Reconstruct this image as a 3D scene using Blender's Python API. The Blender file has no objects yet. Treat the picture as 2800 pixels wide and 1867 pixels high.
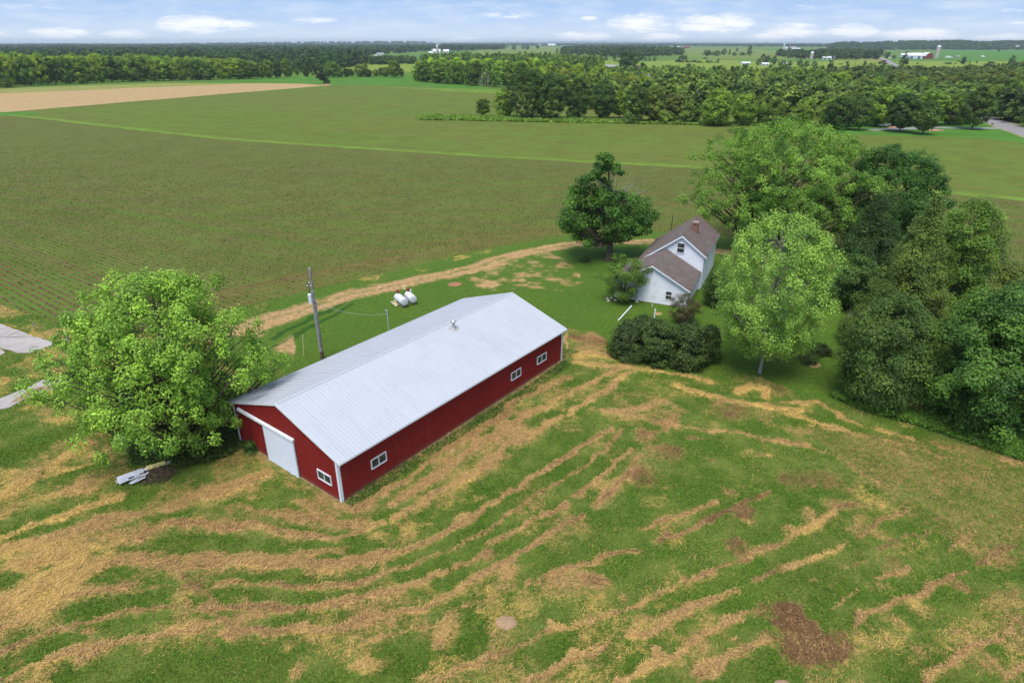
import bpy, math, random
import numpy as np
from mathutils import Vector, Matrix

S = bpy.context.scene
COL = S.collection
PI = math.pi
R = math.radians

# ------------------------------------------------------------------ camera
CAM_H, PITCH, FPX = 28.0, R(25.19), 1738.0      # metres, radians, focal length in pixels of a 2800 px wide frame
cam_d = bpy.data.cameras.new('camera')
cam = bpy.data.objects.new('camera', cam_d); COL.objects.link(cam)
cam.location = (0, 0, CAM_H)
cam.rotation_euler = (PI/2 - PITCH, 0, 0)
cam_d.sensor_width = 36.0
cam_d.sensor_fit = 'HORIZONTAL'
cam_d.lens = FPX / 2800 * 36.0
cam_d.clip_start = 0.5
cam_d.clip_end = 40000
S.camera = cam

# ------------------------------------------------------------------ light
SUN_EL, SUN_AZ = R(66), R(200)                  # azimuth clockwise from +Y: high, veiled, behind the camera
wd = bpy.data.worlds.new("World"); S.world = wd; wd.use_nodes = True
sd = bpy.data.lights.new('sun', 'SUN'); sun = bpy.data.objects.new('sun', sd); COL.objects.link(sun)
sd.energy = 2.25; sd.angle = R(32); sd.color = (1.0, 0.945, 0.85)
sdir = Vector((math.sin(SUN_AZ)*math.cos(SUN_EL), math.cos(SUN_AZ)*math.cos(SUN_EL), math.sin(SUN_EL)))
sun.rotation_euler = sdir.to_track_quat('Z', 'Y').to_euler()
sun.location = (0, 0, 60)
S.view_settings.view_transform = 'Standard'
S.view_settings.look = 'None'
S.view_settings.exposure = 0.75
S.view_settings.gamma = 1.0
S.cycles.use_denoising = True
try:
    S.cycles.denoiser = 'OPENIMAGEDENOISE'
    S.cycles.denoising_input_passes = 'RGB_ALBEDO_NORMAL'
    S.cycles.denoising_prefilter = 'ACCURATE'
except Exception:
    pass
S.cycles.max_bounces = 5
S.cycles.diffuse_bounces = 3
S.cycles.glossy_bounces = 2
S.cycles.transmission_bounces = 3
S.cycles.transparent_max_bounces = 4
S.cycles.volume_bounces = 0
S.cycles.caustics_reflective = False
S.cycles.caustics_refractive = False

# ------------------------------------------------------------------ node helpers
class NT:
    def __init__(s, tree):
        s.t = tree; s.n = tree.nodes; s.l = tree.links
    def new(s, typ, **kw):
        n = s.n.new(typ)
        for k, v in kw.items():
            if k.startswith('i_'):
                n.inputs[k[2:].replace('_', ' ')].default_value = v
            else:
                setattr(n, k, v)
        return n
    def put(s, sock, v):
        if isinstance(v, bpy.types.NodeSocket): s.l.new(v, sock)
        else: sock.default_value = v
    def math(s, op, a, b=0.0, c=None, clamp=False):
        n = s.n.new('ShaderNodeMath'); n.operation = op; n.use_clamp = clamp
        s.put(n.inputs[0], a); s.put(n.inputs[1], b)
        if c is not None: s.put(n.inputs[2], c)
        return n.outputs[0]
    def mix(s, f, a, b, mode='MIX'):
        n = s.n.new('ShaderNodeMix'); n.data_type = 'RGBA'; n.blend_type = mode
        s.put(n.inputs[0], f)
        for i, v in ((6, a), (7, b)):
            if not isinstance(v, bpy.types.NodeSocket) and len(v) == 3: v = (*v, 1)
            s.put(n.inputs[i], v)
        return n.outputs[2]
    def noise(s, vec, scale, detail=3.0, rough=0.55, dist=0.0):
        n = s.n.new('ShaderNodeTexNoise')
        s.put(n.inputs['Vector'], vec); n.inputs['Scale'].default_value = scale
        n.inputs['Detail'].default_value = detail; n.inputs['Roughness'].default_value = rough
        n.inputs['Distortion'].default_value = dist
        return n.outputs['Fac']
    def ramp(s, f, lo, hi):
        n = s.n.new('ShaderNodeMapRange'); n.interpolation_type = 'SMOOTHSTEP'
        s.put(n.inputs[0], f); n.inputs[1].default_value = lo; n.inputs[2].default_value = hi
        return n.outputs[0]
    def mapping(s, vec, rot=0.0, scale=(1, 1, 1)):
        n = s.n.new('ShaderNodeMapping'); s.l.new(vec, n.inputs[0])
        n.inputs['Rotation'].default_value = (0, 0, rot); n.inputs['Scale'].default_value = scale
        return n.outputs[0]
    def pos(s): return s.n.new('ShaderNodeNewGeometry').outputs['Position']
    def obj(s): return s.n.new('ShaderNodeTexCoord').outputs['Object']
    def attr(s, name, out='Fac'):
        n = s.n.new('ShaderNodeAttribute'); n.attribute_name = name
        return n.outputs[out]
    def bump(s, h, strength=0.4, dist=0.05):
        n = s.n.new('ShaderNodeBump'); n.inputs['Strength'].default_value = strength
        n.inputs['Distance'].default_value = dist; s.l.new(h, n.inputs['Height'])
        return n.outputs[0]

def new_mat(name):
    m = bpy.data.materials.new(name); m.use_nodes = True
    nt = NT(m.node_tree)
    bs = m.node_tree.nodes['Principled BSDF']
    return m, nt, bs

MATS = {}
def plain(name, col, rough=0.7, metal=0.0, var=0.12, scale=3.0, spec=0.3, bump=0.0, dirt=None, dscale=1.0):
    """A painted / wooden / metal surface with uneven tone and stains."""
    if name in MATS: return MATS[name]
    m, nt, bs = new_mat(name)
    p = nt.obj()
    n1 = nt.noise(p, scale, 4, 0.6)
    lo = tuple(c*(1-var) for c in col); hi = tuple(min(1, c*(1+var)) for c in col)
    c = nt.mix(nt.ramp(n1, 0.3, 0.7), lo, hi)
    if dirt:
        n2 = nt.noise(p, dscale, 5, 0.65)
        c = nt.mix(nt.math('MULTIPLY', nt.ramp(n2, 0.5, 0.75), dirt[3]), c, dirt[:3])
    nt.put(bs.inputs['Base Color'], c)
    bs.inputs['Roughness'].default_value = rough; bs.inputs['Metallic'].default_value = metal
    bs.inputs['Specular IOR Level'].default_value = spec
    if bump: nt.l.new(nt.bump(nt.noise(p, scale*6, 3), bump, 0.02), bs.inputs['Normal'])
    MATS[name] = m
    return m

# ------------------------------------------------------------------ sky
def build_world():
    nt = NT(wd.node_tree)
    bg = wd.node_tree.nodes['Background']
    sky = nt.new('ShaderNodeTexSky', sky_type='NISHITA', sun_disc=False)
    sky.sun_elevation = SUN_EL; sky.sun_rotation = SUN_AZ
    sky.air_density = 1.0; sky.dust_density = 0.6; sky.ozone_density = 1.5
    d = nt.n.new('ShaderNodeTexCoord').outputs['Generated']
    sep = nt.n.new('ShaderNodeSeparateXYZ'); nt.l.new(d, sep.inputs[0])
    az = nt.math('ARCTAN2', sep.outputs[0], sep.outputs[1])
    el = nt.math('ARCSINE', sep.outputs[2])
    # the lowest few degrees: pale blue over the far ridges, deeper higher up (values divided by the strength below)
    st = 0.15
    low = tuple(c/st for c in (0.42, 0.49, 0.58)); mid = tuple(c/st for c in (0.285, 0.395, 0.57)); top = tuple(c/st for c in (0.17, 0.305, 0.54))
    g = nt.mix(nt.ramp(el, R(0.0), R(2.2)), low, mid)
    g = nt.mix(nt.ramp(el, R(1.6), R(5.0)), g, top)
    lum = nt.n.new('ShaderNodeRGBToBW'); nt.l.new(sky.outputs[0], lum.inputs[0])
    veil = nt.mix(0.22, sky.outputs[0], nt.mix(1.0, lum.outputs[0], (1.08, 1.03, 0.94), 'MULTIPLY'))     # thin high cloud whitens the sky overhead
    base = nt.mix(nt.ramp(el, R(4.0), R(16)), g, veil)
    # fair weather clouds: streaks and low heaps placed by direction (azimuth, elevation in degrees)
    comb = nt.n.new('ShaderNodeCombineXYZ')
    nt.put(comb.inputs[0], nt.math('MULTIPLY', az, 60.0)); nt.put(comb.inputs[1], nt.math('MULTIPLY', el, 330.0))
    v = comb.outputs[0]
    nz = nt.noise(v, 0.45, 6, 0.62, 0.3)
    nz2 = nt.noise(v, 1.5, 5, 0.6)
    tot = None
    def px(x, y):
        X = (x-1400)/FPX; Y = (y-933.5)/FPX; c, s = math.cos(PITCH), math.sin(PITCH)
        dx, dy, dz = X, c-Y*s, -s-Y*c
        return math.atan2(dx, dy), math.atan2(dz, math.hypot(dx, dy))
    for (x0, x1, y0, y1, a) in [(-260, 90, 80, 100, .8), (60, 250, 70, 102, 1.0), (270, 420, 76, 102, .95), (415, 640, 34, 86, 1.15), (560, 720, 50, 80, .8),
                                (790, 930, 44, 62, .75), (1290, 1480, 26, 50, .5), (1540, 1580, 60, 70, .6), (1580, 1640, 42, 56, .7), (1500, 1690, 82, 112, .9), (1650, 1850, 30, 84, 1.0),
                                (1830, 2080, 30, 84, 1.05), (1740, 1880, 86, 114, .95), (2030, 2180, 88, 116, 1.0), (2080, 2260, 58, 98, 1.0),
                                (2240, 2420, 60, 98, 1.0), (2390, 2640, 72, 112, 1.1), (2600, 2900, 88, 116, .9), (2700, 2830, 20, 32, .5), (2720, 2860, 55, 66, .5),
                                (-100, 330, 6, 26, .3), (1900, 2400, 10, 24, .25), (1180, 1330, 96, 114, .5)]:
        a0, e0 = px(x0, (y0+y1)/2); a1, _ = px(x1, (y0+y1)/2)
        _, et = px((x0+x1)/2, y0); _, eb = px((x0+x1)/2, y1)
        ac, aw = (a0+a1)/2, (a1-a0)/2*1.05; ec, ew = et*.35+eb*.65, (et-eb)/2*1.25
        u = nt.math('MULTIPLY', nt.math('SUBTRACT', az, ac), 1/aw)
        w = nt.math('MULTIPLY', nt.math('SUBTRACT', el, ec), 1/ew)
        r2 = nt.math('ADD', nt.math('MULTIPLY', u, u), nt.math('MULTIPLY', w, w))
        b = nt.math('MULTIPLY', nt.math('SUBTRACT', 1.0, r2, clamp=True), a)
        tot = b if tot is None else nt.math('MAXIMUM', tot, b)
    n = nt.math('ADD', nt.math('MULTIPLY', nz, 2.3), nt.math('MULTIPLY', nz2, 1.1))
    cl = nt.math('ADD', nt.math('MULTIPLY', tot, 0.85), nt.math('SUBTRACT', n, 1.68))
    mask = nt.math('MULTIPLY', nt.ramp(cl, 0.0, 1.0), 0.90)
    mask = nt.math('MULTIPLY', mask, nt.ramp(tot, 0.0, 0.45))
    haze = nt.math('MULTIPLY', nt.ramp(nt.noise(v, 0.25, 5, 0.65), 0.36, 0.72), 0.48)
    col = nt.mix(haze, base, tuple(c/st for c in (0.50, 0.55, 0.62)))
    col = nt.mix(mask, col, tuple(c/st for c in (0.66, 0.665, 0.69)))
    keep = nt.ramp(el, R(9), R(14))
    col = nt.mix(keep, col, base)
    nt.l.new(col, bg.inputs['Color'])
    bg.inputs['Strength'].default_value = st
build_world()

# ------------------------------------------------------------------ geometry helpers
CP, SP = math.cos(PITCH), math.sin(PITCH)
def ray(px, py):
    X = (px-1400)/FPX; Y = (py-933.5)/FPX
    return np.array([X, CP-Y*SP, -SP-Y*CP])
def G(px, py, z=0.0):
    """The point of level ground seen at a pixel of the photograph."""
    d = ray(px, py); t = (z-CAM_H)/d[2]
    return np.array([d[0]*t, d[1]*t, z])
def zat(py, Y):
    d = ray(1400, py); return CAM_H + d[2]*Y/d[1]
def mpp(P): return (P[1]*CP + (CAM_H-P[2])*SP)/FPX
def GP(pts): return np.array([G(*p)[:2] for p in pts])

def link(o, parent=None):
    COL.objects.link(o)
    if parent is not None: o.parent = parent
    return o
def tag(o, label=None, cat=None, group=None, kind=None):
    if label: o['label'] = label
    if cat: o['category'] = cat
    if group: o['group'] = group
    if kind: o['kind'] = kind
    return o
def thing(name, label, cat, loc=(0, 0, 0), rz=0.0, group=None):
    o = bpy.data.objects.new(name, None); COL.objects.link(o)
    o.location = loc; o.rotation_euler = (0, 0, rz); o.empty_display_size = 0.3
    return tag(o, label, cat, group)

def mesh_np(name, V, F, mats, attrs=None, smooth=False, midx=None):
    me = bpy.data.meshes.new(name)
    V = np.ascontiguousarray(V, np.float32); F = np.ascontiguousarray(F, np.int32)
    n, k = F.shape
    me.vertices.add(len(V)); me.vertices.foreach_set('co', V.ravel())
    me.loops.add(n*k); me.loops.foreach_set('vertex_index', F.ravel())
    me.polygons.add(n); me.polygons.foreach_set('loop_start', np.arange(0, n*k, k, dtype=np.int32))
    if smooth: me.polygons.foreach_set('use_smooth', np.ones(n, bool))
    for m in (mats if isinstance(mats, (list, tuple)) else [mats]): me.materials.append(m)
    if midx is not None: me.polygons.foreach_set('material_index', np.asarray(midx, np.int32))
    me.update(calc_edges=True)
    for an, (typ, dom, arr) in (attrs or {}).items():
        a = me.attributes.new(an, typ, dom)
        arr = np.ascontiguousarray(arr, np.float32)
        a.data.foreach_set('color' if typ == 'FLOAT_COLOR' else 'value', arr.ravel())
    return me
def obj_np(name, V, F, mats, parent=None, **kw):
    return link(bpy.data.objects.new(name, mesh_np(name, V, F, mats, **kw)), parent)

class MB:
    """Collects boxes, tubes, prisms and panels and links them as one mesh object."""
    def __init__(s): s.v = []; s.f = []
    def add(s, vs, fs):
        o = len(s.v); s.v += [tuple(map(float, p)) for p in vs]; s.f += [tuple(i+o for i in f) for f in fs]
    def box(s, x0, x1, y0, y1, z0, z1, M=None):
        vs = [(x, y, z) for z in (z0, z1) for y in (y0, y1) for x in (x0, x1)]
        if M is not None: vs = [M @ Vector(p) for p in vs]
        s.add(vs, [(0, 2, 3, 1), (4, 5, 7, 6), (0, 1, 5, 4), (2, 6, 7, 3), (0, 4, 6, 2), (1, 3, 7, 5)])
    def bar(s, a, b, w, h, up=(0, 0, 1)):
        a, b = Vector(a), Vector(b); d = (b-a).normalized(); u = Vector(up)
        sx = d.cross(u)
        if sx.length < 1e-4: sx = d.cross(Vector((1, 0, 0)))
        sx.normalize(); uz = sx.cross(d)
        vs = [p + sx*i*w/2 + uz*j*h/2 for p in (a, b) for i, j in ((-1, -1), (1, -1), (1, 1), (-1, 1))]
        s.add(vs, [(0, 1, 2, 3), (7, 6, 5, 4), (0, 4, 5, 1), (1, 5, 6, 2), (2, 6, 7, 3), (3, 7, 4, 0)])
    def tube(s, pts, rad, n=8, cap=True):
        pts = [Vector(p) for p in pts]; rs = rad if isinstance(rad, (list, tuple)) else [rad]*len(pts)
        o = len(s.v); prev = None
        for i, p in enumerate(pts):
            d = (pts[min(i+1, len(pts)-1)] - pts[max(i-1, 0)]).normalized()
            ref = Vector((0, 0, 1)) if abs(d.z) < .9 else Vector((1, 0, 0))
            x = d.cross(ref).normalized() if prev is None else (prev - d*prev.dot(d)).normalized()
            prev = x; y = d.cross(x)
            for k in range(n):
                a = 2*PI*k/n; s.v.append(tuple(p + (x*math.cos(a) + y*math.sin(a))*rs[i]))
        for i in range(len(pts)-1):
            for k in range(n):
                a, b = o+i*n+k, o+i*n+(k+1) % n
                s.f.append((a, b, b+n, a+n))
        if cap:
            s.f.append(tuple(o+k for k in range(n))[::-1]); s.f.append(tuple(o+(len(pts)-1)*n+k for k in range(n)))
    def lathe(s, prof, n=16, at=(0, 0, 0), M=None):
        o = len(s.v)
        for r, z in prof:
            for k in range(n):
                a = 2*PI*k/n; p = Vector((r*math.cos(a)+at[0], r*math.sin(a)+at[1], z+at[2]))
                s.v.append(tuple(M @ p if M is not None else p))
        for i in range(len(prof)-1):
            for k in range(n):
                a, b = o+i*n+k, o+i*n+(k+1) % n
                s.f.append((a, b, b+n, a+n))
        s.f.append(tuple(o+k for k in range(n))[::-1]); s.f.append(tuple(o+(len(prof)-1)*n+k for k in range(n)))
    def prism(s, poly, vec):
        n = len(poly); A = [Vector(p) for p in poly]; B = [p+Vector(vec) for p in A]
        s.add(A+B, [tuple(range(n))[::-1], tuple(range(n, 2*n))] + [(i, (i+1) % n, n+(i+1) % n, n+i) for i in range(n)])
    def build(s, name, m, parent=None, bevel=0.0, smooth=False):
        me = bpy.data.meshes.new(name); me.from_pydata(s.v, [], s.f); me.materials.append(m)
        if smooth: me.polygons.foreach_set('use_smooth', np.ones(len(me.polygons), bool))
        me.update()
        o = link(bpy.data.objects.new(name, me), parent)
        if bevel:
            b = o.modifiers.new('bevel', 'BEVEL'); b.width = bevel; b.segments = 1; b.limit_method = 'ANGLE'
        return o

def copy_tree(o, parent=None):
    c = o.copy(); COL.objects.link(c)
    if parent is not None: c.parent = parent
    for ch in list(o.children): copy_tree(ch, c)
    return c

def inside(poly, X, Y):
    """Even-odd test of points against a polygon, vectorised."""
    r = np.zeros(X.shape, bool); n = len(poly)
    for i in range(n):
        x0, y0 = poly[i]; x1, y1 = poly[(i+1) % n]
        if y0 == y1: continue
        c = ((y0 > Y) != (y1 > Y)) & (X < (x1-x0)*(Y-y0)/(y1-y0) + x0)
        r ^= c
    return r
def vnoise(X, Y, scale, seed):
    """Smooth value noise 0..1 on the ground plane."""
    g = np.random.default_rng(seed).random((256, 256))
    x = X/scale + 1000.37; y = Y/scale + 1000.71
    i = np.floor(x).astype(int); j = np.floor(y).astype(int); u = x-i; w = y-j
    u = u*u*(3-2*u); w = w*w*(3-2*w); i %= 256; j %= 256; i2 = (i+1) % 256; j2 = (j+1) % 256
    return (g[i, j]*(1-u)+g[i2, j]*u)*(1-w) + (g[i, j2]*(1-u)+g[i2, j2]*u)*w
def fbm(X, Y, scale, seed, n=4):
    a = 0; t = 0
    for k in range(n):
        a = a + vnoise(X, Y, scale/2**k, seed+k)*0.55**k; t += 0.55**k
    return a/t
def sstep(a, lo, hi):
    t = np.clip((a-lo)/(hi-lo), 0, 1); return t*t*(3-2*t)

# ------------------------------------------------------------------ the ground near the farm
CROPS = {'A': (0, 1167, .446429), 'B': (900, 1167, .446429), 'C': (1750, 1167, .446429), 'D': (1300, 850, .446429), 'S': (0, 0, 1)}
def cp(c, pts):
    x0, y0, k = CROPS[c]
    return [(x0+x*k, y0+y*k) for x, y in pts]
# windrows of cut hay: crop, points, width in metres, strength, tone (0 brown, .5 tan, 1 yellow)
ROWS = [
 ('A', [(0,440),(120,380),(300,250),(520,120)], 2.6, .62, .95),
 ('A', [(0,690),(180,610),(420,545),(660,480),(760,430)], .8, .8, 1),
 ('A', [(0,760),(300,690),(600,600),(900,520),(1200,440),(1500,350),(1640,290)], 2.3, .68, .7),
 ('A', [(0,560),(150,470),(330,420),(560,400)], 1.2, .5, .9),
 ('A', [(860,700),(920,640),(1040,600),(1300,595),(1600,620),(1850,665),(2100,690),(2250,650),(2352,600)], .9, .85, .6),
 ('A', [(1440,500),(1650,540),(1850,560),(2000,580),(2200,620)], 2.0, .55, .55),
 ('A', [(1800,450),(1950,520),(2100,590),(2240,640)], .9, .6, .7),
 ('A', [(480,860),(570,830),(800,815),(1050,820)], 2.2, .66, .7),
 ('A', [(1060,850),(1250,842),(1600,842),(1900,850),(2100,857),(2352,822)], .85, .95, .6),
 ('A', [(1100,790),(1400,800),(1800,800),(2100,770)], 1.2, .5, .75),
 ('A', [(0,1250),(120,1190),(300,1080),(450,960),(580,880)], 1.5, .8, 1),
 ('A', [(0,880),(160,860),(300,820),(430,800)], 2.0, .5, .95),
 ('A', [(0,1120),(120,1060),(260,980),(330,920)], 2.4, .75, 1),
 ('A', [(440,1040),(520,1020),(700,1003),(770,985)], .55, .7, .5),
 ('A', [(1090,880),(1180,950),(1230,1010),(1330,1110),(1450,1240)], .55, .5, .45),
 ('A', [(800,1010),(1000,960),(1180,975)], .45, .35, .6),
 ('A', [(1330,990),(1640,985),(1800,982),(2000,977),(2200,962),(2352,930)], .45, .7, .55),
 ('A', [(480,1200),(640,1165),(800,1145),(1000,1110),(1180,1085)], .55, .75, .45),
 ('A', [(1250,1110),(1500,1115),(1750,1122),(1900,1110),(2100,1082),(2250,1062),(2352,1045)], .7, .85, .55),
 ('A', [(0,1390),(110,1345),(300,1262),(420,1240),(540,1250)], .7, .6, .55),
 ('A', [(0,1545),(130,1502),(230,1482)], .7, .75, .9),
 ('A', [(290,1445),(400,1400),(500,1372),(620,1340),(760,1302),(900,1282),(1050,1275),(1230,1270)], .8, .85, .65),
 ('A', [(480,1440),(540,1410),(590,1350)], .9, .6, .55),
 ('A', [(1400,1255),(1600,1257),(1800,1250),(2000,1235),(2200,1202),(2352,1180)], .8, .85, .55),
 ('A', [(1040,1260),(1120,1230),(1300,1200),(1450,1190),(1600,1160)], 1.0, .38, .8),
 ('A', [(2100,1370),(2200,1330),(2352,1290)], .5, .5, .8),
 ('B', [(0,845),(170,835),(330,815),(450,790),(520,745),(640,690),(740,640),(860,570),(960,520),(1060,440),(1150,390),(1250,320),(1330,250),(1420,200),(1540,120),(1720,20)], .85, .95, .6),
 ('B', [(0,972),(200,957),(300,930),(420,890),(560,840),(700,770),(850,690),(960,640),(1060,570),(1180,500),(1250,450),(1320,400),(1400,340),(1500,270),(1600,200),(1680,150),(1760,60),(1800,20)], .45, .75, .5),
 ('B', [(0,1105),(170,1075),(300,1045),(430,1010),(560,960),(660,912),(740,890)], .8, .85, .65),
 ('B', [(790,852),(900,800),(960,765)], .8, .75, .55),
 ('B', [(960,720),(1100,660),(1200,610),(1280,570),(1360,520),(1430,480)], .65, .8, .6),
 ('B', [(1490,432),(1600,350),(1700,270),(1780,200),(1850,140)], .65, .8, .6),
 ('B', [(0,1235),(130,1215),(250,1195),(350,1190),(440,1150),(560,1110),(640,1070),(720,1040),(820,990)], .75, .85, .65),
 ('B', [(820,990),(900,930),(1000,870),(1100,820),(1230,750),(1280,700),(1360,660),(1470,600),(1560,545)], .75, .82, .6),
 ('B', [(1650,462),(1750,400),(1850,310),(1900,270)], .6, .75, .55),
 ('B', [(820,1120),(900,1095),(1000,1070)], .5, .6, .65),
 ('B', [(130,1340),(280,1290),(450,1255),(560,1250)], .6, .5, .7),
 ('B', [(640,1567),(800,1500),(900,1460),(1000,1425),(1100,1395),(1250,1330)], .55, .85, .65),
 ('B', [(1280,1300),(1400,1280),(1500,1240),(1620,1190),(1720,1130),(1800,1100),(1900,1065),(2000,1030),(2120,985)], .45, .95, .7),
 ('B', [(1340,1190),(1370,1240),(1420,1265)], .5, .7, .9),
 ('B', [(2165,940),(2200,950),(2260,920),(2352,900)], .4, .85, .6),
 ('B', [(1200,1562),(1370,1490),(1480,1450),(1600,1400),(1740,1345)], .5, .9, .7),
 ('B', [(1440,1420),(1590,1360),(1660,1350)], .4, .6, .9),
 ('B', [(1800,1305),(1950,1252),(2080,1180),(2200,1130),(2330,1080)], .5, .95, .6),
 ('B', [(1740,1565),(1900,1490),(2000,1440),(2100,1390),(2200,1350),(2352,1280)], .5, .95, .7),
 ('B', [(1390,912),(1520,870),(1650,840),(1750,790),(1850,762),(1920,755)], .6, .8, .55),
 ('B', [(1220,980),(1390,912)], .3, .6, .55),
 ('B', [(1930,622),(2050,570),(2170,540),(2300,500),(2352,470)], .5, .7, .5),
 ('B', [(2010,692),(2100,660),(2200,620),(2352,560)], .8, .8, .35),
 ('B', [(150,510),(300,420),(420,360),(560,270),(700,170),(850,80),(950,20)], 1.1, .72, .6),
 ('B', [(380,475),(500,400),(600,350),(700,290),(800,200),(900,130),(1000,70),(1100,0)], 1.5, .72, .75),
 ('B', [(230,650),(280,610),(350,600)], .8, .95, .9),
 ('B', [(400,570),(500,510),(580,480)], .9, .85, .8),
 ('B', [(580,460),(700,390),(800,330),(900,260),(980,200),(1100,130)], .8, .85, .7),
 ('D', [(0,740),(150,660),(260,560),(350,510),(450,470),(560,410)], 1.5, .72, .5),
 ('D', [(0,850),(100,790),(240,700),(330,640),(430,600)], 1.6, .7, .7),
 ('D', [(0,980),(130,900),(250,800),(400,720),(520,650)], .9, .85, .7),
 ('D', [(480,570),(600,510),(700,450),(800,390),(900,350)], 1.2, .8, .75),
 ('D', [(560,640),(650,580),(750,520),(850,450),(950,380)], 1.0, .7, .7),
 ('D', [(600,170),(700,170),(780,200)], 2.4, .75, .35),
 ('D', [(620,280),(720,260),(820,290)], 1.6, .9, 1),
 ('D', [(600,315),(800,335),(950,350),(1150,370),(1300,400),(1450,440)], 1.0, .75, .95),
 ('D', [(1220,450),(1400,510),(1550,560),(1700,590),(1850,610),(1990,615)], 1.2, .85, .95),
 ('D', [(1600,500),(1680,460),(1760,480),(1760,530)], 1.4, .85, 1),
 ('D', [(1880,570),(2080,555),(2200,640),(2352,700)], .9, .6, .8),
 ('D', [(1960,650),(2100,690),(2240,730),(2352,760)], .7, .75, 1),
 ('D', [(850,640),(1000,600),(1150,560),(1280,620)], 1.6, .5, .75),
 ('D', [(1100,690),(1250,640),(1150,740),(1030,790)], 1.2, .65, .4),
 ('D', [(700,600),(900,640),(1100,690),(1300,700),(1420,735)], 1.0, .5, .6),
 ('D', [(1420,732),(1600,755),(1750,792),(1900,812),(2060,835)], .45, .7, .7),
 ('D', [(1010,900),(960,980),(880,1060),(760,1170)], .7, .7, .5),
 ('C', [(0,620),(100,600),(250,540),(400,490),(480,460)], .55, .7, .6),
 ('C', [(100,690),(250,640),(400,590),(520,530),(650,470),(790,410)], .8, .8, .35),
 ('C', [(430,20),(700,60),(900,100),(1050,132),(1250,222),(1350,262)], .45, .6, .7),
 ('C', [(1050,0),(1250,30),(1400,70),(1600,110),(1800,180),(2000,230),(2150,290)], .6, .5, .65),
 ('C', [(1430,20),(1550,50),(1650,80)], .9, .75, .95),
 ('C', [(1740,100),(1900,140),(2100,180),(2300,210)], .8, .55, .5),
 ('C', [(380,910),(480,880),(600,830),(750,770),(880,720)], .5, .85, .5),
 ('C', [(930,655),(1050,622),(1150,570),(1220,530)], .7, .95, 1),
 ('C', [(900,610),(960,640),(900,690)], .9, .6, .8),
 ('C', [(1220,530),(1310,470)], .8, .7, .2),
 ('C', [(900,860),(950,850),(1050,795),(1150,750),(1230,712)], .5, .85, .85),
 ('C', [(1300,660),(1450,612),(1560,550),(1600,520),(1530,480)], .6, .7, .4),
 ('C', [(1250,220),(1400,330),(1520,430),(1640,540)], .6, .4, .5),
 ('C', [(700,950),(800,885),(880,870)], .6, .6, .3),
 ('C', [(1430,762),(1550,710),(1650,670),(1750,630)], .5, .6, .35),
 ('C', [(1220,862),(1350,820)], .4, .7, .6),
 ('C', [(1440,950),(1550,900),(1640,870)], .6, .55, .45),
 ('C', [(1870,750),(2030,680)], .5, .5, .35),
 ('C', [(2030,830),(2150,780),(2300,740)], .9, .6, .3),
 ('C', [(1340,1235),(1430,1172),(1550,1110),(1650,1060),(1780,1000),(1900,920),(1980,880)], .75, .85, .5),
 ('C', [(1160,1110),(1250,1060),(1330,1020)], .4, .6, .7),
 ('C', [(1700,1562),(1800,1490),(1900,1450),(2000,1390),(2100,1330),(2200,1270),(2330,1200)], .6, .85, .6),
 ('C', [(2230,1540),(2352,1470)], .6, .7, .6),
 ('C', [(0,1278),(100,1225),(200,1172),(300,1130),(450,1060),(600,1010)], .5, .9, .6),
 ('C', [(0,1490),(100,1440),(250,1370),(350,1310),(500,1240),(600,1192),(700,1155)], .5, .92, .65),
 ('C', [(330,1500),(450,1480),(560,1420),(680,1370),(790,1315)], .8, .65, .65),
]
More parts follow.
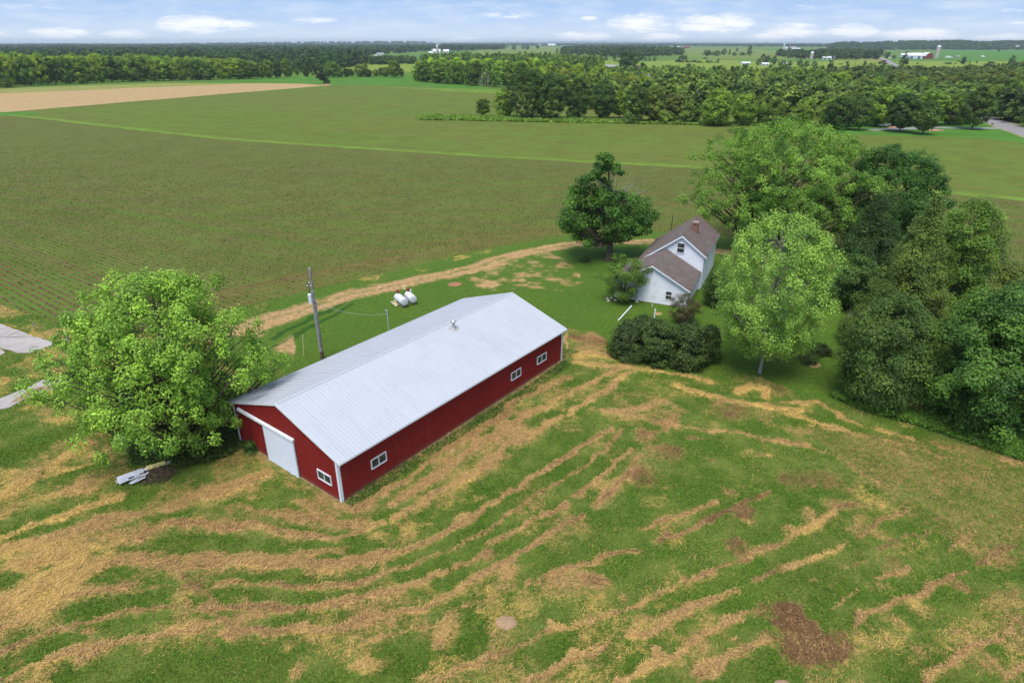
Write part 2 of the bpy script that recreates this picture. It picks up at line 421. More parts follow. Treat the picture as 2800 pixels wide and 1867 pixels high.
# patches: crop, centre, radii (crop pixels), strength, tone
BLOBS = [
 ('A', (300,760), (300,90), .55, .9), ('A', (180,1080), (230,120), .6, 1), ('A', (1950,480), (260,110), .5, .6), ('A', (1350,380), (260,70), .55, .65),
 ('A', (1830,1490), (70,80), .65, .6), ('A', (1640,1325), (50,30), .6, .4), ('A', (2260,1480), (120,90), .5, .8), ('A', (800,660), (160,60), .5, .65),
 ('A', (560,330), (230,80), .5, .55), ('A', (700,430), (120,50), .5, .9), ('A', (1150,1230), (220,60), .4, .8), ('A', (460,400), (150,60), .5, .5),
 ('B', (1110,905), (100,85), .75, .7), ('B', (720,1240), (130,120), .85, .75), ('B', (700,1340), (110,40), .6, .4), ('B', (560,1250), (45,50), .8, .65), ('B', (660,1060), (80,60), .7, .8),
 ('B', (1500,945), (210,80), .75, .5), ('B', (1600,950), (90,55), .75, .15), ('B', (870,440), (100,50), .5, .9), ('B', (820,570), (80,50), .6, .9), ('B', (350,690), (130,50), .5, .85),
 ('B', (1400,720), (160,80), .38, .85), ('B', (1200,640), (90,60), .45, .7), ('B', (1430,500), (50,50), .6, .7), ('B', (930,790), (60,50), .6, .6),
 ('B', (1860,1270), (50,45), .8, .6), ('B', (1920,1190), (150,80), .5, .8), ('B', (2010,1370), (45,70), .8, .5), ('B', (2290,1500), (80,60), .6, .6), ('B', (2100,1260), (90,60), .35, .8),
 ('B', (200,1440), (200,80), .4, .75), ('B', (1760,1030), (50,25), .6, .5), ('B', (2170,930), (30,40), .7, .55), ('B', (1700,350), (130,70), .4, .9), ('B', (1000,1290), (60,40), .2, .5),
 ('D', (700,200), (120,70), .6, .3), ('D', (1560,615), (150,70), .75, .12), ('D', (1160,865), (150,80), .7, .2), ('D', (1030,1025), (110,70), .75, .25), ('D', (1050,770), (80,50), .65, .2),
 ('D', (1000,640), (200,80), .4, .7), ('D', (1850,490), (70,40), .6, .15), ('D', (230,780), (150,90), .55, .6), ('D', (550,700), (140,70), .4, .85), ('D', (1330,780), (70,20), .6, .2),
 ('D', (1430,915), (25,15), .6, .3), ('D', (1100,1160), (130,60), .4, .9), ('D', (1580,1110), (60,30), .5, .35), ('D', (420,460), (120,40), .5, .4), ('D', (1150,480), (250,90), .35, .9),
 ('C', (640,540), (80,75), .75, .2), ('C', (950,320), (140,80), .65, .2), ('C', (1150,330), (150,70), .6, .2), ('C', (1230,490), (110,50), .65, .35), ('C', (1020,530), (75,50), .7, .75),
 ('C', (1060,920), (30,25), .7, .5), ('C', (1530,860), (120,90), .4, .25), ('C', (2200,815), (150,70), .65, .3), ('C', (2020,740), (110,40), .5, .5), ('C', (1390,1180), (60,50), .85, .5),
 ('C', (1700,1130), (110,70), .6, .8), ('C', (1960,980), (80,40), .65, .4), ('C', (2150,1470), (110,80), .6, .5), ('C', (1740,1380), (60,40), .5, .5), ('C', (2270,1010), (80,40), .45, .4),
 ('C', (100,1380), (50,65), .8, .55), ('C', (510,1180), (110,50), .6, .8), ('C', (1900,1245), (70,30), .5, .5), ('C', (2300,1290), (60,40), .5, .5), ('C', (1650,450), (120,50), .4, .3),
 ('C', (1850,420), (60,70), .5, .6), ('C', (2250,250), (120,60), .4, .4), ('C', (1000,80), (140,50), .4, .3), ('C', (590,750), (90,80), .6, .2), ('C', (2080,400), (140,80), .35, .2),
 ('C', (430,1500), (80,60), .6, .6), ('C', (590,1320), (40,30), .6, .6), ('C', (1400,160), (160,70), .35, .3), ('C', (1720,270), (160,80), .35, .2), ('C', (2300,600), (90,50), .4, .3),
]
DEADPATCH = cp('C', [(740,1090),(880,1040),(1000,1000),(1080,1060),(1050,1150),(1090,1250),(1280,1310),(1320,1380),(1220,1480),(1080,1520),(960,1450),(850,1320),(730,1230)])

BARN_O = np.array([-11.404, 34.025]); BARN_YAW = 0.9175; BARN_L, BARN_W, BARN_H, BARN_RISE = 26.651, 12.162, 3.5, 2.03
HOUSE_O = np.array([12.425, 72.1]); HOUSE_YAW = 0.432
def barn_pt(x, y, z=0.0):
    c, s = math.cos(BARN_YAW), math.sin(BARN_YAW)
    return np.array([BARN_O[0]+x*c-y*s, BARN_O[1]+x*s+y*c, z])
BARN_FOOT = [barn_pt(*p)[:2] for p in ((0, 0), (BARN_L, 0), (BARN_L, BARN_W), (0, BARN_W))]

CROP_EDGE = [(-420,770),(0,832),(90,861),(188,888),(300,912),(420,906),(500,884),(560,866),(656,840),(753,817),(855,791),(957,768),(1059,745),(1161,722),(1263,697),(1365,676),(1467,656),(1544,646),(1620,638),
             (1700,633),(1790,634),(1950,645),(2270,680),(2500,692),(2700,712),(2900,738),(3300,790)]
TRACK = [(560,930),(620,906),(676,891),(753,873),(819,852),(886,828),(957,806),(1034,791),(1090,779),(1161,763),(1238,748),(1314,728),(1365,709),(1442,691),(1518,676),(1595,665),(1697,661),(1784,662),(1900,680),(2100,706),(2280,722),(2420,742)]
CONC = (0, 840, .19132)
def cc(pts): return [(CONC[0]+x*CONC[2], CONC[1]+y*CONC[2]) for x, y in pts]
SLABS = [cc([(-900,60),(-400,120),(0,245),(290,345),(75,430),(-700,400)]), cc([(80,432),(295,348),(420,395),(500,424)]),
         cc([(-700,408),(70,437),(500,430),(540,432),(740,500),(750,545),(600,600),(480,640),(400,658),(330,660),(240,655),(180,630),(60,600),(0,590),(-700,560)]),
         cc([(-500,560),(0,605),(75,650),(0,695),(-500,900)]),
         cc([(-600,1560),(0,1310),(200,1230),(420,1140),(600,1055),(850,980),(930,985),(1060,1050),(1040,1080),(850,1150),(700,1200),(400,1290),(150,1430),(70,1455),(0,1458),(-300,1500)])]
LAWN = [(600,960),(690,880),(800,820),(900,800),(1100,760),(1300,700),(1560,640),(1790,634),(2300,680),(2600,700),(3000,745),(3300,800),(3300,1260),(2800,1225),(2560,1135),(2330,1110),(2200,1085),(2080,1030),(1990,1018),(1670,968),(1630,905),(1550,900),(1400,1020),(900,1150),(740,990)]

XS = np.arange(-106, 106.01, 0.2); YS = np.arange(17.4, 110, 0.2)
GX, GY = np.meshgrid(XS, YS)          # [row, col]
def grid_masks():
    wx = GX + (fbm(GX, GY, 2.2, 11)-.5)*1.3; wy = GY + (fbm(GX, GY, 2.2, 31)-.5)*1.3   # ragged outlines
    straw = np.zeros(GX.shape); tone = np.full(GX.shape, .62); dirt = np.zeros(GX.shape)
    def dist(pl, pad):
        x0, x1 = pl[:, 0].min()-pad, pl[:, 0].max()+pad; y0, y1 = pl[:, 1].min()-pad, pl[:, 1].max()+pad
        i0, i1 = np.searchsorted(YS, [y0, y1]); j0, j1 = np.searchsorted(XS, [x0, x1])
        sl = (slice(i0, i1), slice(j0, j1))
        if i1 <= i0 or j1 <= j0: return None, None
        X, Y = wx[sl], wy[sl]; D = np.full(X.shape, 1e9)
        for k in range(len(pl)-1):
            a, b = pl[k], pl[k+1]; ab = b-a; L2 = (ab*ab).sum()+1e-9
            t = np.clip(((X-a[0])*ab[0]+(Y-a[1])*ab[1])/L2, 0, 1)
            D = np.minimum(D, np.hypot(X-a[0]-ab[0]*t, Y-a[1]-ab[1]*t))
        return sl, D
    def put(sl, m, tn):
        old = straw[sl]
        w = m/(m+old*.7+1e-6)*np.clip(m*1.8, 0, 1)
        tone[sl] = tone[sl]*(1-w) + tn*w
        straw[sl] = 1-(1-old)*(1-m)
    for c, ctr, rad, st, tn in BLOBS:
        x0, y0, k = CROPS[c]
        P = G(x0+ctr[0]*k, y0+ctr[1]*k)
        rx = rad[0]*k*mpp(P)*1.12; ry = rad[1]*k*np.linalg.norm(G(x0+ctr[0]*k, y0+ctr[1]*k+1)-P)*1.12
        i0, i1 = np.searchsorted(YS, [P[1]-ry*1.3-1, P[1]+ry*1.3+1]); j0, j1 = np.searchsorted(XS, [P[0]-rx*1.3-1, P[0]+rx*1.3+1])
        if i1 <= i0 or j1 <= j0: continue
        sl = (slice(i0, i1), slice(j0, j1))
        d = np.hypot((wx[sl]-P[0])/rx, (wy[sl]-P[1])/ry)
        put(sl, st*sstep(1.15-d, 0, .9)*(.42+.75*fbm(GX[sl], GY[sl], 1.4, 85)), tn)
    for c, pts, w, st, tn in ROWS:
        pl = GP(cp(c, pts)); w = w*(.78 if c == 'C' or (c == 'B' and pts[0][1] > 560) else 1.0)
        sl, D = dist(pl, w*2+1)
        if sl is None: continue
        brk = .45+1.0*fbm(GX[sl], GY[sl], 1.1, 77)
        put(sl, .52*st*sstep(fbm(GX[sl], GY[sl], 1.5, 83), .34, .70)*sstep(1-D/(w*1.7), 0, 1), min(1, tn+.10))   # thin scatter beside the row
        put(sl, np.clip(st*brk, 0, 1)*sstep(1.25-D/(w*.36), 0, 1), max(0, tn-.10))
    dp = GP(DEADPATCH); m = sum(inside(dp, wx+(fbm(GX, GY, 1.1, 15+k)-.5)*(1.2+.8*k)+.2*math.cos(k*2.1), wy+(fbm(GX, GY, 1.1, 35+k)-.5)*(1.2+.8*k)+.2*math.sin(k*2.1))*1.0 for k in range(4))/4
    put((slice(None), slice(None)), m*sstep(fbm(GX, GY, 1.3, 5), .28, .68)*.9, .17)
    # dirt track and worn patches
    pl = GP(TRACK); sl, D = dist(pl, 6); wid = np.interp(GX[sl], [-45, -25, -8, 20], [1.6, 1.35, 1.0, .95])
    dirt[sl] = sstep(1.45-D/(1.75*wid), 0, 1.1)*(.38+.75*fbm(GX[sl], GY[sl], 1.6, 9))
    dirt[sl] *= 1-.35*np.exp(-(D/.35)**2)*fbm(GX[sl], GY[sl], 3, 19)*1.6
    park = GP([(1230,752),(1500,690),(1565,715),(1600,770),(1560,800),(1480,790),(1330,795)])
    dirt += inside(park, wx*1.0, wy)*sstep(fbm(GX, GY, 1.9, 41), .22, .80)*.68
    bare2 = GP([(620,915),(720,880),(800,915),(810,985),(740,960),(690,925)])
    dirt += inside(bare2, wx, wy)*sstep(fbm(GX, GY, 3, 43), .25, .65)*.7
    for (x, y, rx, ry, s) in [(1340,776,20,9,.7),(1850,860,22,7,.5),(2240,888,26,6,.5),(2225,1000,24,9,.6),(1800,858,14,5,.8),(1550,930,8,26,.7)]:
        P = G(x, y); a = rx*mpp(P); b = ry*np.linalg.norm(G(x, y+1)-P)
        dirt += s*sstep(1.3-np.hypot((wx-P[0])/a, (wy-P[1])/b), 0, .8)
    # bare strip along the barn walls
    bx = (GX-BARN_O[0])*math.cos(BARN_YAW)+(GY-BARN_O[1])*math.sin(BARN_YAW); by = -(GX-BARN_O[0])*math.sin(BARN_YAW)+(GY-BARN_O[1])*math.cos(BARN_YAW)
    near_barn = (bx > -.6) & (bx < BARN_L+.6) & (by > -.45) & (by < BARN_W+.4)
    dirt = np.where(near_barn, np.maximum(dirt, .55*fbm(GX, GY, .8, 51)+.2), dirt)
    lw = inside(GP(LAWN), wx, wy)
    lawn = lw*1.0
    # mown-lawn tyre marks beside the pole
    for a, b in [((745,925),(960,818)), ((758,945),(965,832)), ((950,812),(1130,770))]:
        sl, D = dist(GP([a, b]), 3)
        lawn[sl] = np.maximum(lawn[sl], 1+.9*sstep(1.2-D/.45, 0, .8))
    # left yard by the concrete: rough yellow and green turf
    left = inside(GP([(-400,760),(0,832),(300,912),(420,906),(560,880),(640,960),(560,1100),(330,1250),(0,1350),(-500,1400)]), GX, GY)
    ly = left*sstep(fbm(GX*.7, GY, 4.0, 61), .44, .66)
    straw = np.maximum(straw, ly*.52); tone = np.where(ly*.52 >= straw-.01, .85, tone)
    # hay stubble everywhere in the mown field, thin and patchy
    hay = (~lw)
    st = hay*(.05+.36*sstep(fbm(GX, GY, 2.8, 71), .46, .74))
    straw = np.maximum(straw, st)
    straw *= (1-.93*lw)*(.58+.85*fbm(GX, GY, .8, 87))
    tone = np.clip(tone+(fbm(GX, GY, 2.4, 95)-.5)*.55, 0, 1)
    rightolive = inside(GP(cp('C', [(1000,0),(2600,180),(2600,900),(1900,700),(1400,350)])), GX, GY)*hay
    straw = np.maximum(straw, rightolive*(.2+.3*fbm(GX, GY, 2.0, 91))); tone = np.where(rightolive & (straw < .5), .4, tone)
    # verge along the crop
    sl, D = dist(GP(CROP_EDGE), 9)
    verge = np.zeros(GX.shape); verge[sl] = sstep(1.2-D/3.0, 0, .4)
    return np.clip(straw, 0, 1), np.clip(tone, 0, 1), np.clip(dirt, 0, 1), lawn, verge, lw
STRAW, TONE, DIRT, LAWNV, VERGE, ISLAWN = grid_masks()
CROP_POLY = [tuple(p) for p in GP(CROP_EDGE)] + [(260, 140), (260, 400), (-300, 400), (-300, 100)]
INCROP = inside(CROP_POLY, GX+(fbm(GX, GY, 1.5, 3)-.5)*.8, GY+(fbm(GX, GY, 1.5, 4)-.5)*.8)
INSLAB = np.zeros(GX.shape, bool)
for s_ in SLABS: INSLAB |= inside(GP(s_), GX, GY)
INBARN = inside(BARN_FOOT, GX, GY)
def lookup(A, X, Y):
    i = np.clip(np.round((Y-YS[0])/.2).astype(int), 0, A.shape[0]-1); j = np.clip(np.round((X-XS[0])/.2).astype(int), 0, A.shape[1]-1)
    return A[i, j]

def straw_colour(nt, tone, n):
    c = nt.mix(nt.ramp(tone, 0.05, 0.55), (0.150, 0.078, 0.036), (0.47, 0.280, 0.112))
    c = nt.mix(nt.ramp(tone, 0.55, 1.0), c, (0.64, 0.42, 0.12))
    return nt.mix(n, nt.mix(0.62, c, (0.085, 0.065, 0.025)), c)

def mat_turf():
    m, nt, bs = new_mat('turf')
    p = nt.pos()
    rgb = nt.n.new('ShaderNodeSeparateColor'); nt.l.new(nt.attr('mask', 'Color'), rgb.inputs[0])
    straw, dirt, tone = rgb.outputs[0], rgb.outputs[1], rgb.outputs[2]
    lawn = nt.attr('lawn')
    fine = nt.noise(p, 7.0, 5, 0.7); mid = nt.noise(p, 1.3, 4, 0.6); big = nt.noise(p, 0.16, 3, 0.5)
    fa = nt.noise(nt.mapping(p, 0.6, (2.5, 14.0, 1.0)), 1.0, 4, 0.7, 1.8); fb = nt.noise(nt.mapping(p, -0.5, (2.5, 13.0, 1.0)), 1.0, 4, 0.7, 1.8)
    fm = nt.n.new('ShaderNodeMix'); nt.put(fm.inputs[0], nt.ramp(nt.noise(p, 0.8, 2), 0.42, 0.58)); nt.put(fm.inputs[2], fa); nt.put(fm.inputs[3], fb); fib = fm.outputs[0]
    clump = nt.noise(p, 2.3, 4, 0.65)
    g = nt.mix(nt.ramp(fine, 0.3, 0.72), (0.024, 0.064, 0.007), (0.112, 0.190, 0.022))
    g = nt.mix(nt.math('MULTIPLY', nt.ramp(nt.noise(p, 0.33, 4, 0.65), 0.42, 0.68), 0.6), g, (0.19, 0.22, 0.050))
    lw = nt.mix(nt.ramp(fine, 0.3, 0.7), (0.036, 0.088, 0.009), (0.108, 0.186, 0.022))
    lw = nt.mix(nt.math('MULTIPLY', nt.ramp(clump, 0.48, 0.7), 0.5), lw, (0.165, 0.21, 0.042))
    lw = nt.mix(nt.math('MULTIPLY', nt.ramp(big, 0.4, 0.7), 0.5), lw, (0.060, 0.130, 0.018))
    lw = nt.mix(nt.ramp(lawn, 1.1, 1.8), lw, (0.030, 0.085, 0.012))
    g = nt.mix(nt.ramp(lawn, 0.3, 0.8), g, lw)
    s_amt = nt.math('ADD', straw, nt.math('ADD', nt.math('MULTIPLY', nt.math('SUBTRACT', fib, 0.5), 1.3), nt.math('MULTIPLY', nt.math('SUBTRACT', clump, 0.5), 0.9)))
    sm = nt.ramp(s_amt, 0.16, 0.82)
    c = nt.mix(sm, g, straw_colour(nt, tone, nt.ramp(nt.math('ADD', fib, nt.math('MULTIPLY', nt.math('SUBTRACT', clump, 0.5), 0.5)), 0.34, 0.58)))
    d_amt = nt.math('ADD', dirt, nt.math('ADD', nt.math('MULTIPLY', nt.math('SUBTRACT', fine, 0.5), 0.5), nt.math('MULTIPLY', nt.math('SUBTRACT', mid, 0.5), 0.7)))
    dm = nt.ramp(d_amt, 0.22, 0.78)
    soil = nt.mix(nt.ramp(nt.noise(p, 2.4, 5, 0.65), 0.3, 0.7), (0.29, 0.17, 0.075), (0.52, 0.345, 0.165))
    c = nt.mix(dm, c, soil)
    nt.l.new(c, bs.inputs['Base Color'])
    bs.inputs['Roughness'].default_value = 0.95; bs.inputs['Specular IOR Level'].default_value = 0.1
    h = nt.math('ADD', nt.math('MULTIPLY', fine, 0.6), nt.math('MULTIPLY', fib, 0.6))
    nt.l.new(nt.bump(h, 0.7, 0.12), bs.inputs['Normal'])
    return m

ZG = 0.26*sstep(STRAW, .25, .8)*(ISLAWN == 0)*(.15+1.1*fbm(GX, GY, .7, 8)) + .05*fbm(GX, GY, 1.1, 6)
ZG = np.where(INBARN | INSLAB, 0.0, ZG)
def build_near_ground():
    m = mat_turf()
    Z = ZG
    depth = GY*CP + CAM_H*SP
    keep = (np.abs(GX) < depth*1400/FPX + 16) & ~INCROP
    ny, nx = GX.shape
    idx = np.arange(ny*nx).reshape(ny, nx)
    q = np.stack([idx[:-1, :-1], idx[:-1, 1:], idx[1:, 1:], idx[1:, :-1]], -1)
    kf = keep[:-1, :-1] & keep[1:, 1:]
    kind = np.zeros((ny-1, nx-1), int)                     # hay field
    kind[ISLAWN[:-1, :-1]] = 1
    kind[VERGE[:-1, :-1] > .5] = 2
    kind[(DIRT[:-1, :-1] > .55) & (ISLAWN[:-1, :-1] | (VERGE[:-1, :-1] > .5))] = 3
    col = np.stack([STRAW, DIRT, TONE, np.ones_like(TONE)], -1).reshape(-1, 4)
    lawn = np.maximum(LAWNV, VERGE*1.0).reshape(-1)
    V = np.stack([GX, GY, Z], -1).reshape(-1, 3)
    for k, nm in enumerate(('hay_field', 'lawn', 'grass_verge', 'dirt_track')):
        F = q[kf & (kind == k)]
        u, inv = np.unique(F.ravel(), return_inverse=True)
        o = obj_np(nm, V[u], inv.reshape(-1, 4), m, attrs={'mask': ('FLOAT_COLOR', 'POINT', col[u]), 'lawn': ('FLOAT', 'POINT', lawn[u])}, smooth=True)
        tag(o, kind='structure')
build_near_ground()

# grass blades and hay stalks, in real strands
def mat_strand(name, translucent):
    m = bpy.data.materials.new(name); m.use_nodes = True; nt = NT(m.node_tree); bs = nt.n['Principled BSDF']
    t = nt.attr('tint'); d = nt.attr('dry'); tone = nt.attr('tone')
    g = nt.mix(t, (0.036, 0.098, 0.009), (0.165, 0.268, 0.032))
    s = nt.mix(nt.ramp(tone, 0.05, 0.55), (0.17, 0.088, 0.040), (0.55, 0.340, 0.138))
    s = nt.mix(nt.ramp(tone, 0.55, 1.0), s, (0.70, 0.47, 0.145))
    s = nt.mix(t, nt.mix(0.45, s, (0.08, 0.05, 0.025)), s)
    c = nt.mix(d, g, s)
    nt.l.new(c, bs.inputs['Base Color']); bs.inputs['Roughness'].default_value = 0.75; bs.inputs['Specular IOR Level'].default_value = 0.15
    MATS[name] = m
    return m

def strands():
    rng = np.random.default_rng(5)
    m = mat_strand('strand', 0.3)
    # standing blades
    n = 560000
    u = rng.random(n)
    Y = 18 + 62*u**1.25
    X = (rng.random(n)*2-1)*((Y*CP+CAM_H*SP)*1400/FPX+1)
    st = lookup(STRAW, X, Y); dt = lookup(DIRT, X, Y); lw = lookup(LAWNV, X, Y)
    ok = ~lookup(INCROP | INSLAB | INBARN, X, Y) & (rng.random(n) > st*.85) & (rng.random(n) > dt*1.1)
    X, Y, st, lw = X[ok], Y[ok], st[ok], lw[ok]; n = len(X)
    patch = fbm(X, Y, 1.6, 21)
    H = (0.05+.13*rng.random(n))*(.6+.9*patch)*np.where(lw > .5, .45, 1.0)
    W = (0.022+0.028*rng.random(n))*(.8+Y/90)
    a = rng.random(n)*2*PI; lean = rng.normal(0, .07, (n, 2)) + np.array([.03, -.02])
    dx, dy = np.cos(a)*W/2, np.sin(a)*W/2; z0 = lookup(ZG, X, Y)-.02
    V = np.empty((n, 3, 3)); V[:, 0] = np.stack([X-dx, Y-dy, z0], 1); V[:, 1] = np.stack([X+dx, Y+dy, z0], 1)
    V[:, 2] = np.stack([X+lean[:, 0], Y+lean[:, 1], z0+H], 1)
    dry = np.where(rng.random(n) < .05+.45*sstep(fbm(X, Y, 3.0, 27), .5, .75)+.5*st, .4+.6*rng.random(n), .12*rng.random(n))*np.where(lw > .5, .35, 1)
    tint = np.clip(-.35+1.6*fbm(X, Y, 3.6, 23)+rng.normal(0, .2, n), 0, 1)
    o = obj_np('grass', V.reshape(-1, 3), np.arange(3*n).reshape(-1, 3), m,
               attrs={'tint': ('FLOAT', 'FACE', tint), 'dry': ('FLOAT', 'FACE', dry), 'tone': ('FLOAT', 'FACE', .5+.4*rng.random(n))})
    tag(o, 'short green grass standing between the rows of cut hay', 'grass', kind='stuff')
    # cut stalks lying in the rows
    n = 900000
    u = rng.random(n)
    Y = 18 + 52*u**1.25
    X = (rng.random(n)*2-1)*((Y*CP+CAM_H*SP)*1400/FPX+1)
    st = lookup(STRAW, X, Y)
    ok = ~lookup(INCROP | INSLAB | INBARN, X, Y) & (rng.random(n) < np.clip(st*1.25-.14, 0, 1)**1.8) & (lookup(LAWNV, X, Y) < .5)
    X, Y, st = X[ok], Y[ok], st[ok]; n = len(X)
    L = .10+.26*rng.random(n)**1.5; W = .010+.014*rng.random(n)
    a = 0.75+rng.normal(0, .75, n)+2.2*(vnoise(X, Y, 1.1, 33)-.5); tl = rng.normal(0, .22, n)
    d = np.stack([np.cos(a), np.sin(a), tl], 1)*L[:, None]/2; w = np.stack([-np.sin(a), np.cos(a), 0*a], 1)*W[:, None]/2
    z = lookup(ZG, X, Y)+.02+.08*st*rng.random(n)
    c = np.stack([X, Y, z], 1)
    V = np.stack([c-d-w, c+d-w, c+d+w, c-d+w], 1)
    tn = np.clip(lookup(TONE, X, Y)-.05+rng.normal(0, .24, n), 0, 1)
    o = obj_np('cut_hay', V.reshape(-1, 3), np.arange(4*n).reshape(-1, 4), m,
               attrs={'tint': ('FLOAT', 'FACE', np.clip(.55+rng.normal(0, .35, n), 0, 1)), 'dry': ('FLOAT', 'FACE', np.ones(n)), 'tone': ('FLOAT', 'FACE', tn)})
    tag(o, 'tan and yellow cut hay lying in curved rows across the mown field', 'hay', kind='stuff')
strands()

def seedlings():
    rng = np.random.default_rng(12); cx, cy, R0 = -239.0, 206.0, 210.0
    th = np.arange(-1.45, .42, .78/R0); V = []
    TH, RR = np.meshgrid(th, np.arange(60, 420, .55)); TH, RR = TH.ravel(), RR.ravel()
    RR = RR+rng.uniform(-.25, .25, RR.size); TH = TH+rng.normal(0, .05, TH.size)/R0
    X = cx+RR*np.cos(TH); Y = cy+RR*np.sin(TH)
    ok = (Y > 50) & (Y < 215) & inside([tuple(q) for q in GP([(-900,316),(0,323),(300,356),(600,389),(1000,416),(1300,436),(1900,467),(2600,536),(2800,556),(3300,608),(3500,1000),(-1200,1000)])], X, Y) & (np.abs(X) < (Y*CP+CAM_H*SP)*1400/FPX+2) & inside(CROP_POLY, X, Y)
    ok &= rng.random(X.size) < (.30+.8*fbm(X, Y, 18, 131))*(1-.97*sstep(Y, 80, 205))
    X, Y = X[ok], Y[ok]; n = len(X); V = []
    for k in range(2):
        a = rng.random(n)*2*PI; w = .10+.10*rng.random(n); h = .05+.07*rng.random(n); dx, dy = np.cos(a)*w, np.sin(a)*w
        V.append(np.stack([np.stack([X-dx, Y-dy, 0*X-.03+h*.5], 1), np.stack([X, Y, 0*X-.035], 1), np.stack([X+dx, Y+dy, 0*X-.03+h*.6], 1), np.stack([X+dx*.1-dy*.3, Y+dy*.1+dx*.3, h], 1)], 1))
    V = np.concatenate(V); n2 = len(V)
    o = obj_np('crop_seedlings', V.reshape(-1, 3), np.arange(4*n2).reshape(-1, 4), MATS['strand'], attrs={'tint': ('FLOAT', 'FACE', np.clip(.45+rng.normal(0, .22, n2), 0, 1)), 'dry': ('FLOAT', 'FACE', .12*rng.random(n2)), 'tone': ('FLOAT', 'FACE', np.full(n2, .6))})
    tag(o, 'rows of young green crop plants in the brown field behind the barn', 'crop', kind='stuff')
seedlings()

# ------------------------------------------------------------------ fields beyond, roads
def mat_field(name, plant, soil, cover, rowdir=None, spacing=0.76, var=0.25, plant2=None, fan=None, amp=.3):
    """Plants over soil: rows with noise in how well they cover the ground."""
    m, nt, bs = new_mat(name)
    p = nt.pos()
    big = nt.noise(p, 0.013, 4, 0.6); mid = nt.noise(p, 0.11, 4, 0.62, 0.6); fine = nt.noise(p, 2.2, 4, 0.7)
    k = nt.math('ADD', cover, nt.math('MULTIPLY', nt.math('SUBTRACT', big, 0.5), var*2.2))
    k = nt.math('ADD', k, nt.math('MULTIPLY', nt.math('SUBTRACT', mid, 0.5), var*1.5))
    k = nt.math('ADD', k, nt.math('MULTIPLY', nt.math('SUBTRACT', fine, 0.5), 0.55))
    if rowdir is not None:
        ang = math.atan2(rowdir[1], rowdir[0])
        q = nt.mapping(p, -ang, (1, 1, 1))
        sp = nt.n.new('ShaderNodeSeparateXYZ'); nt.l.new(q, sp.inputs[0])
        if fan:      # rows that spread from a far point, as the drill followed the slope
            xx = nt.n.new('ShaderNodeSeparateXYZ'); nt.l.new(p, xx.inputs[0])
            fx = nt.math('SUBTRACT', xx.outputs[0], fan[0]); fy = nt.math('SUBTRACT', xx.outputs[1], fan[1])
            cb = nt.n.new('ShaderNodeCombineXYZ'); nt.put(cb.inputs[0], nt.math('SQRT', nt.math('ADD', nt.math('MULTIPLY', fx, fx), nt.math('MULTIPLY', fy, fy)))); nt.put(cb.inputs[1], nt.math('MULTIPLY', nt.math('ARCTAN2', fy, fx), fan[2]))
            q = cb.outputs[0]; sp = nt.n.new('ShaderNodeSeparateXYZ'); nt.l.new(q, sp.inputs[0])
        bend = nt.math('MULTIPLY', nt.math('SUBTRACT', nt.noise(p, 0.008, 1), 0.5), 0.0 if fan else 8.0)
        yy = nt.math('ADD', sp.outputs[1], bend)
        s1 = nt.math('SINE', nt.math('MULTIPLY', yy, 2*PI/spacing))
        s2 = nt.noise(nt.mapping(q, 0, (0.004, 0.62, 1.0)), 1.0, 4, 0.7)
        s4 = nt.noise(nt.mapping(q, 0, (0.010, 2.4, 1.0)), 1.0, 3, 0.7)
        k = nt.math('ADD', k, nt.math('MULTIPLY', nt.math('SUBTRACT', s4, 0.5), 0.9))
        s3 = nt.math('SINE', nt.math('MULTIPLY', yy, 2*PI/(spacing*8)))
        k = nt.math('ADD', k, nt.math('MULTIPLY', s1, amp))
        k = nt.math('ADD', k, nt.math('MULTIPLY', nt.math('SUBTRACT', s2, 0.5), 1.5))
        k = nt.math('ADD', k, nt.math('MULTIPLY', s3, 0.16))
    pl = nt.mix(nt.ramp(mid, 0.3, 0.7), tuple(c*.75 for c in plant), plant)
    if plant2: pl = nt.mix(nt.ramp(big, 0.38, 0.62), pl, plant2)
    so = nt.mix(nt.ramp(nt.noise(p, 0.5, 5, 0.7), 0.3, 0.7), tuple(c*.72 for c in soil), tuple(c*1.15 for c in soil))
    c = nt.mix(nt.ramp(k, 0.22, 0.78), so, pl)
    nt.l.new(c, bs.inputs['Base Color']); bs.inputs['Roughness'].default_value = 1.0; bs.inputs['Specular IOR Level'].default_value = 0.05
    return m

def sheet(name, pts, z, mat, sub=6.0, jit=0.6, seed=0):
    """A level sheet over a polygon given as ground points, its outline broken up a little."""
    rng = random.Random(seed); out = []
    n = len(pts)
    for i in range(n):
        a, b = np.array(pts[i], float), np.array(pts[(i+1) % n], float)
        L = np.linalg.norm(b-a); k = max(1, min(60, int(L/sub)))
        for t in range(k):
            q = a+(b-a)*t/k
            out.append((q[0]+(rng.uniform(-jit, jit) if t else 0), q[1]+(rng.uniform(-jit, jit) if t else 0), z))
    me = bpy.data.meshes.new(name); me.from_pydata(out, [], [tuple(range(len(out)))]); me.materials.append(mat)
    import bmesh
    bm = bmesh.new(); bm.from_mesh(me); bmesh.ops.triangulate(bm, faces=bm.faces[:])
    for f in bm.faces:
        if f.normal.z < 0: f.normal_flip()
    bm.to_mesh(me); bm.free()
    return tag(link(bpy.data.objects.new(name, me)), kind='structure')
def pxsheet(name, px, z, mat, **kw): return sheet(name, GP(px), z, mat, **kw)
def ribbon(pts, w):
    p = [np.array(q, float) for q in pts]; l, r = [], []
    for i in range(len(p)):
        d = p[min(i+1, len(p)-1)]-p[max(i-1, 0)]; d /= np.linalg.norm(d)+1e-9; nrm = np.array([-d[1], d[0]])
        l.append(p[i]+nrm*w/2); r.append(p[i]-nrm*w/2)
    return l + r[::-1]

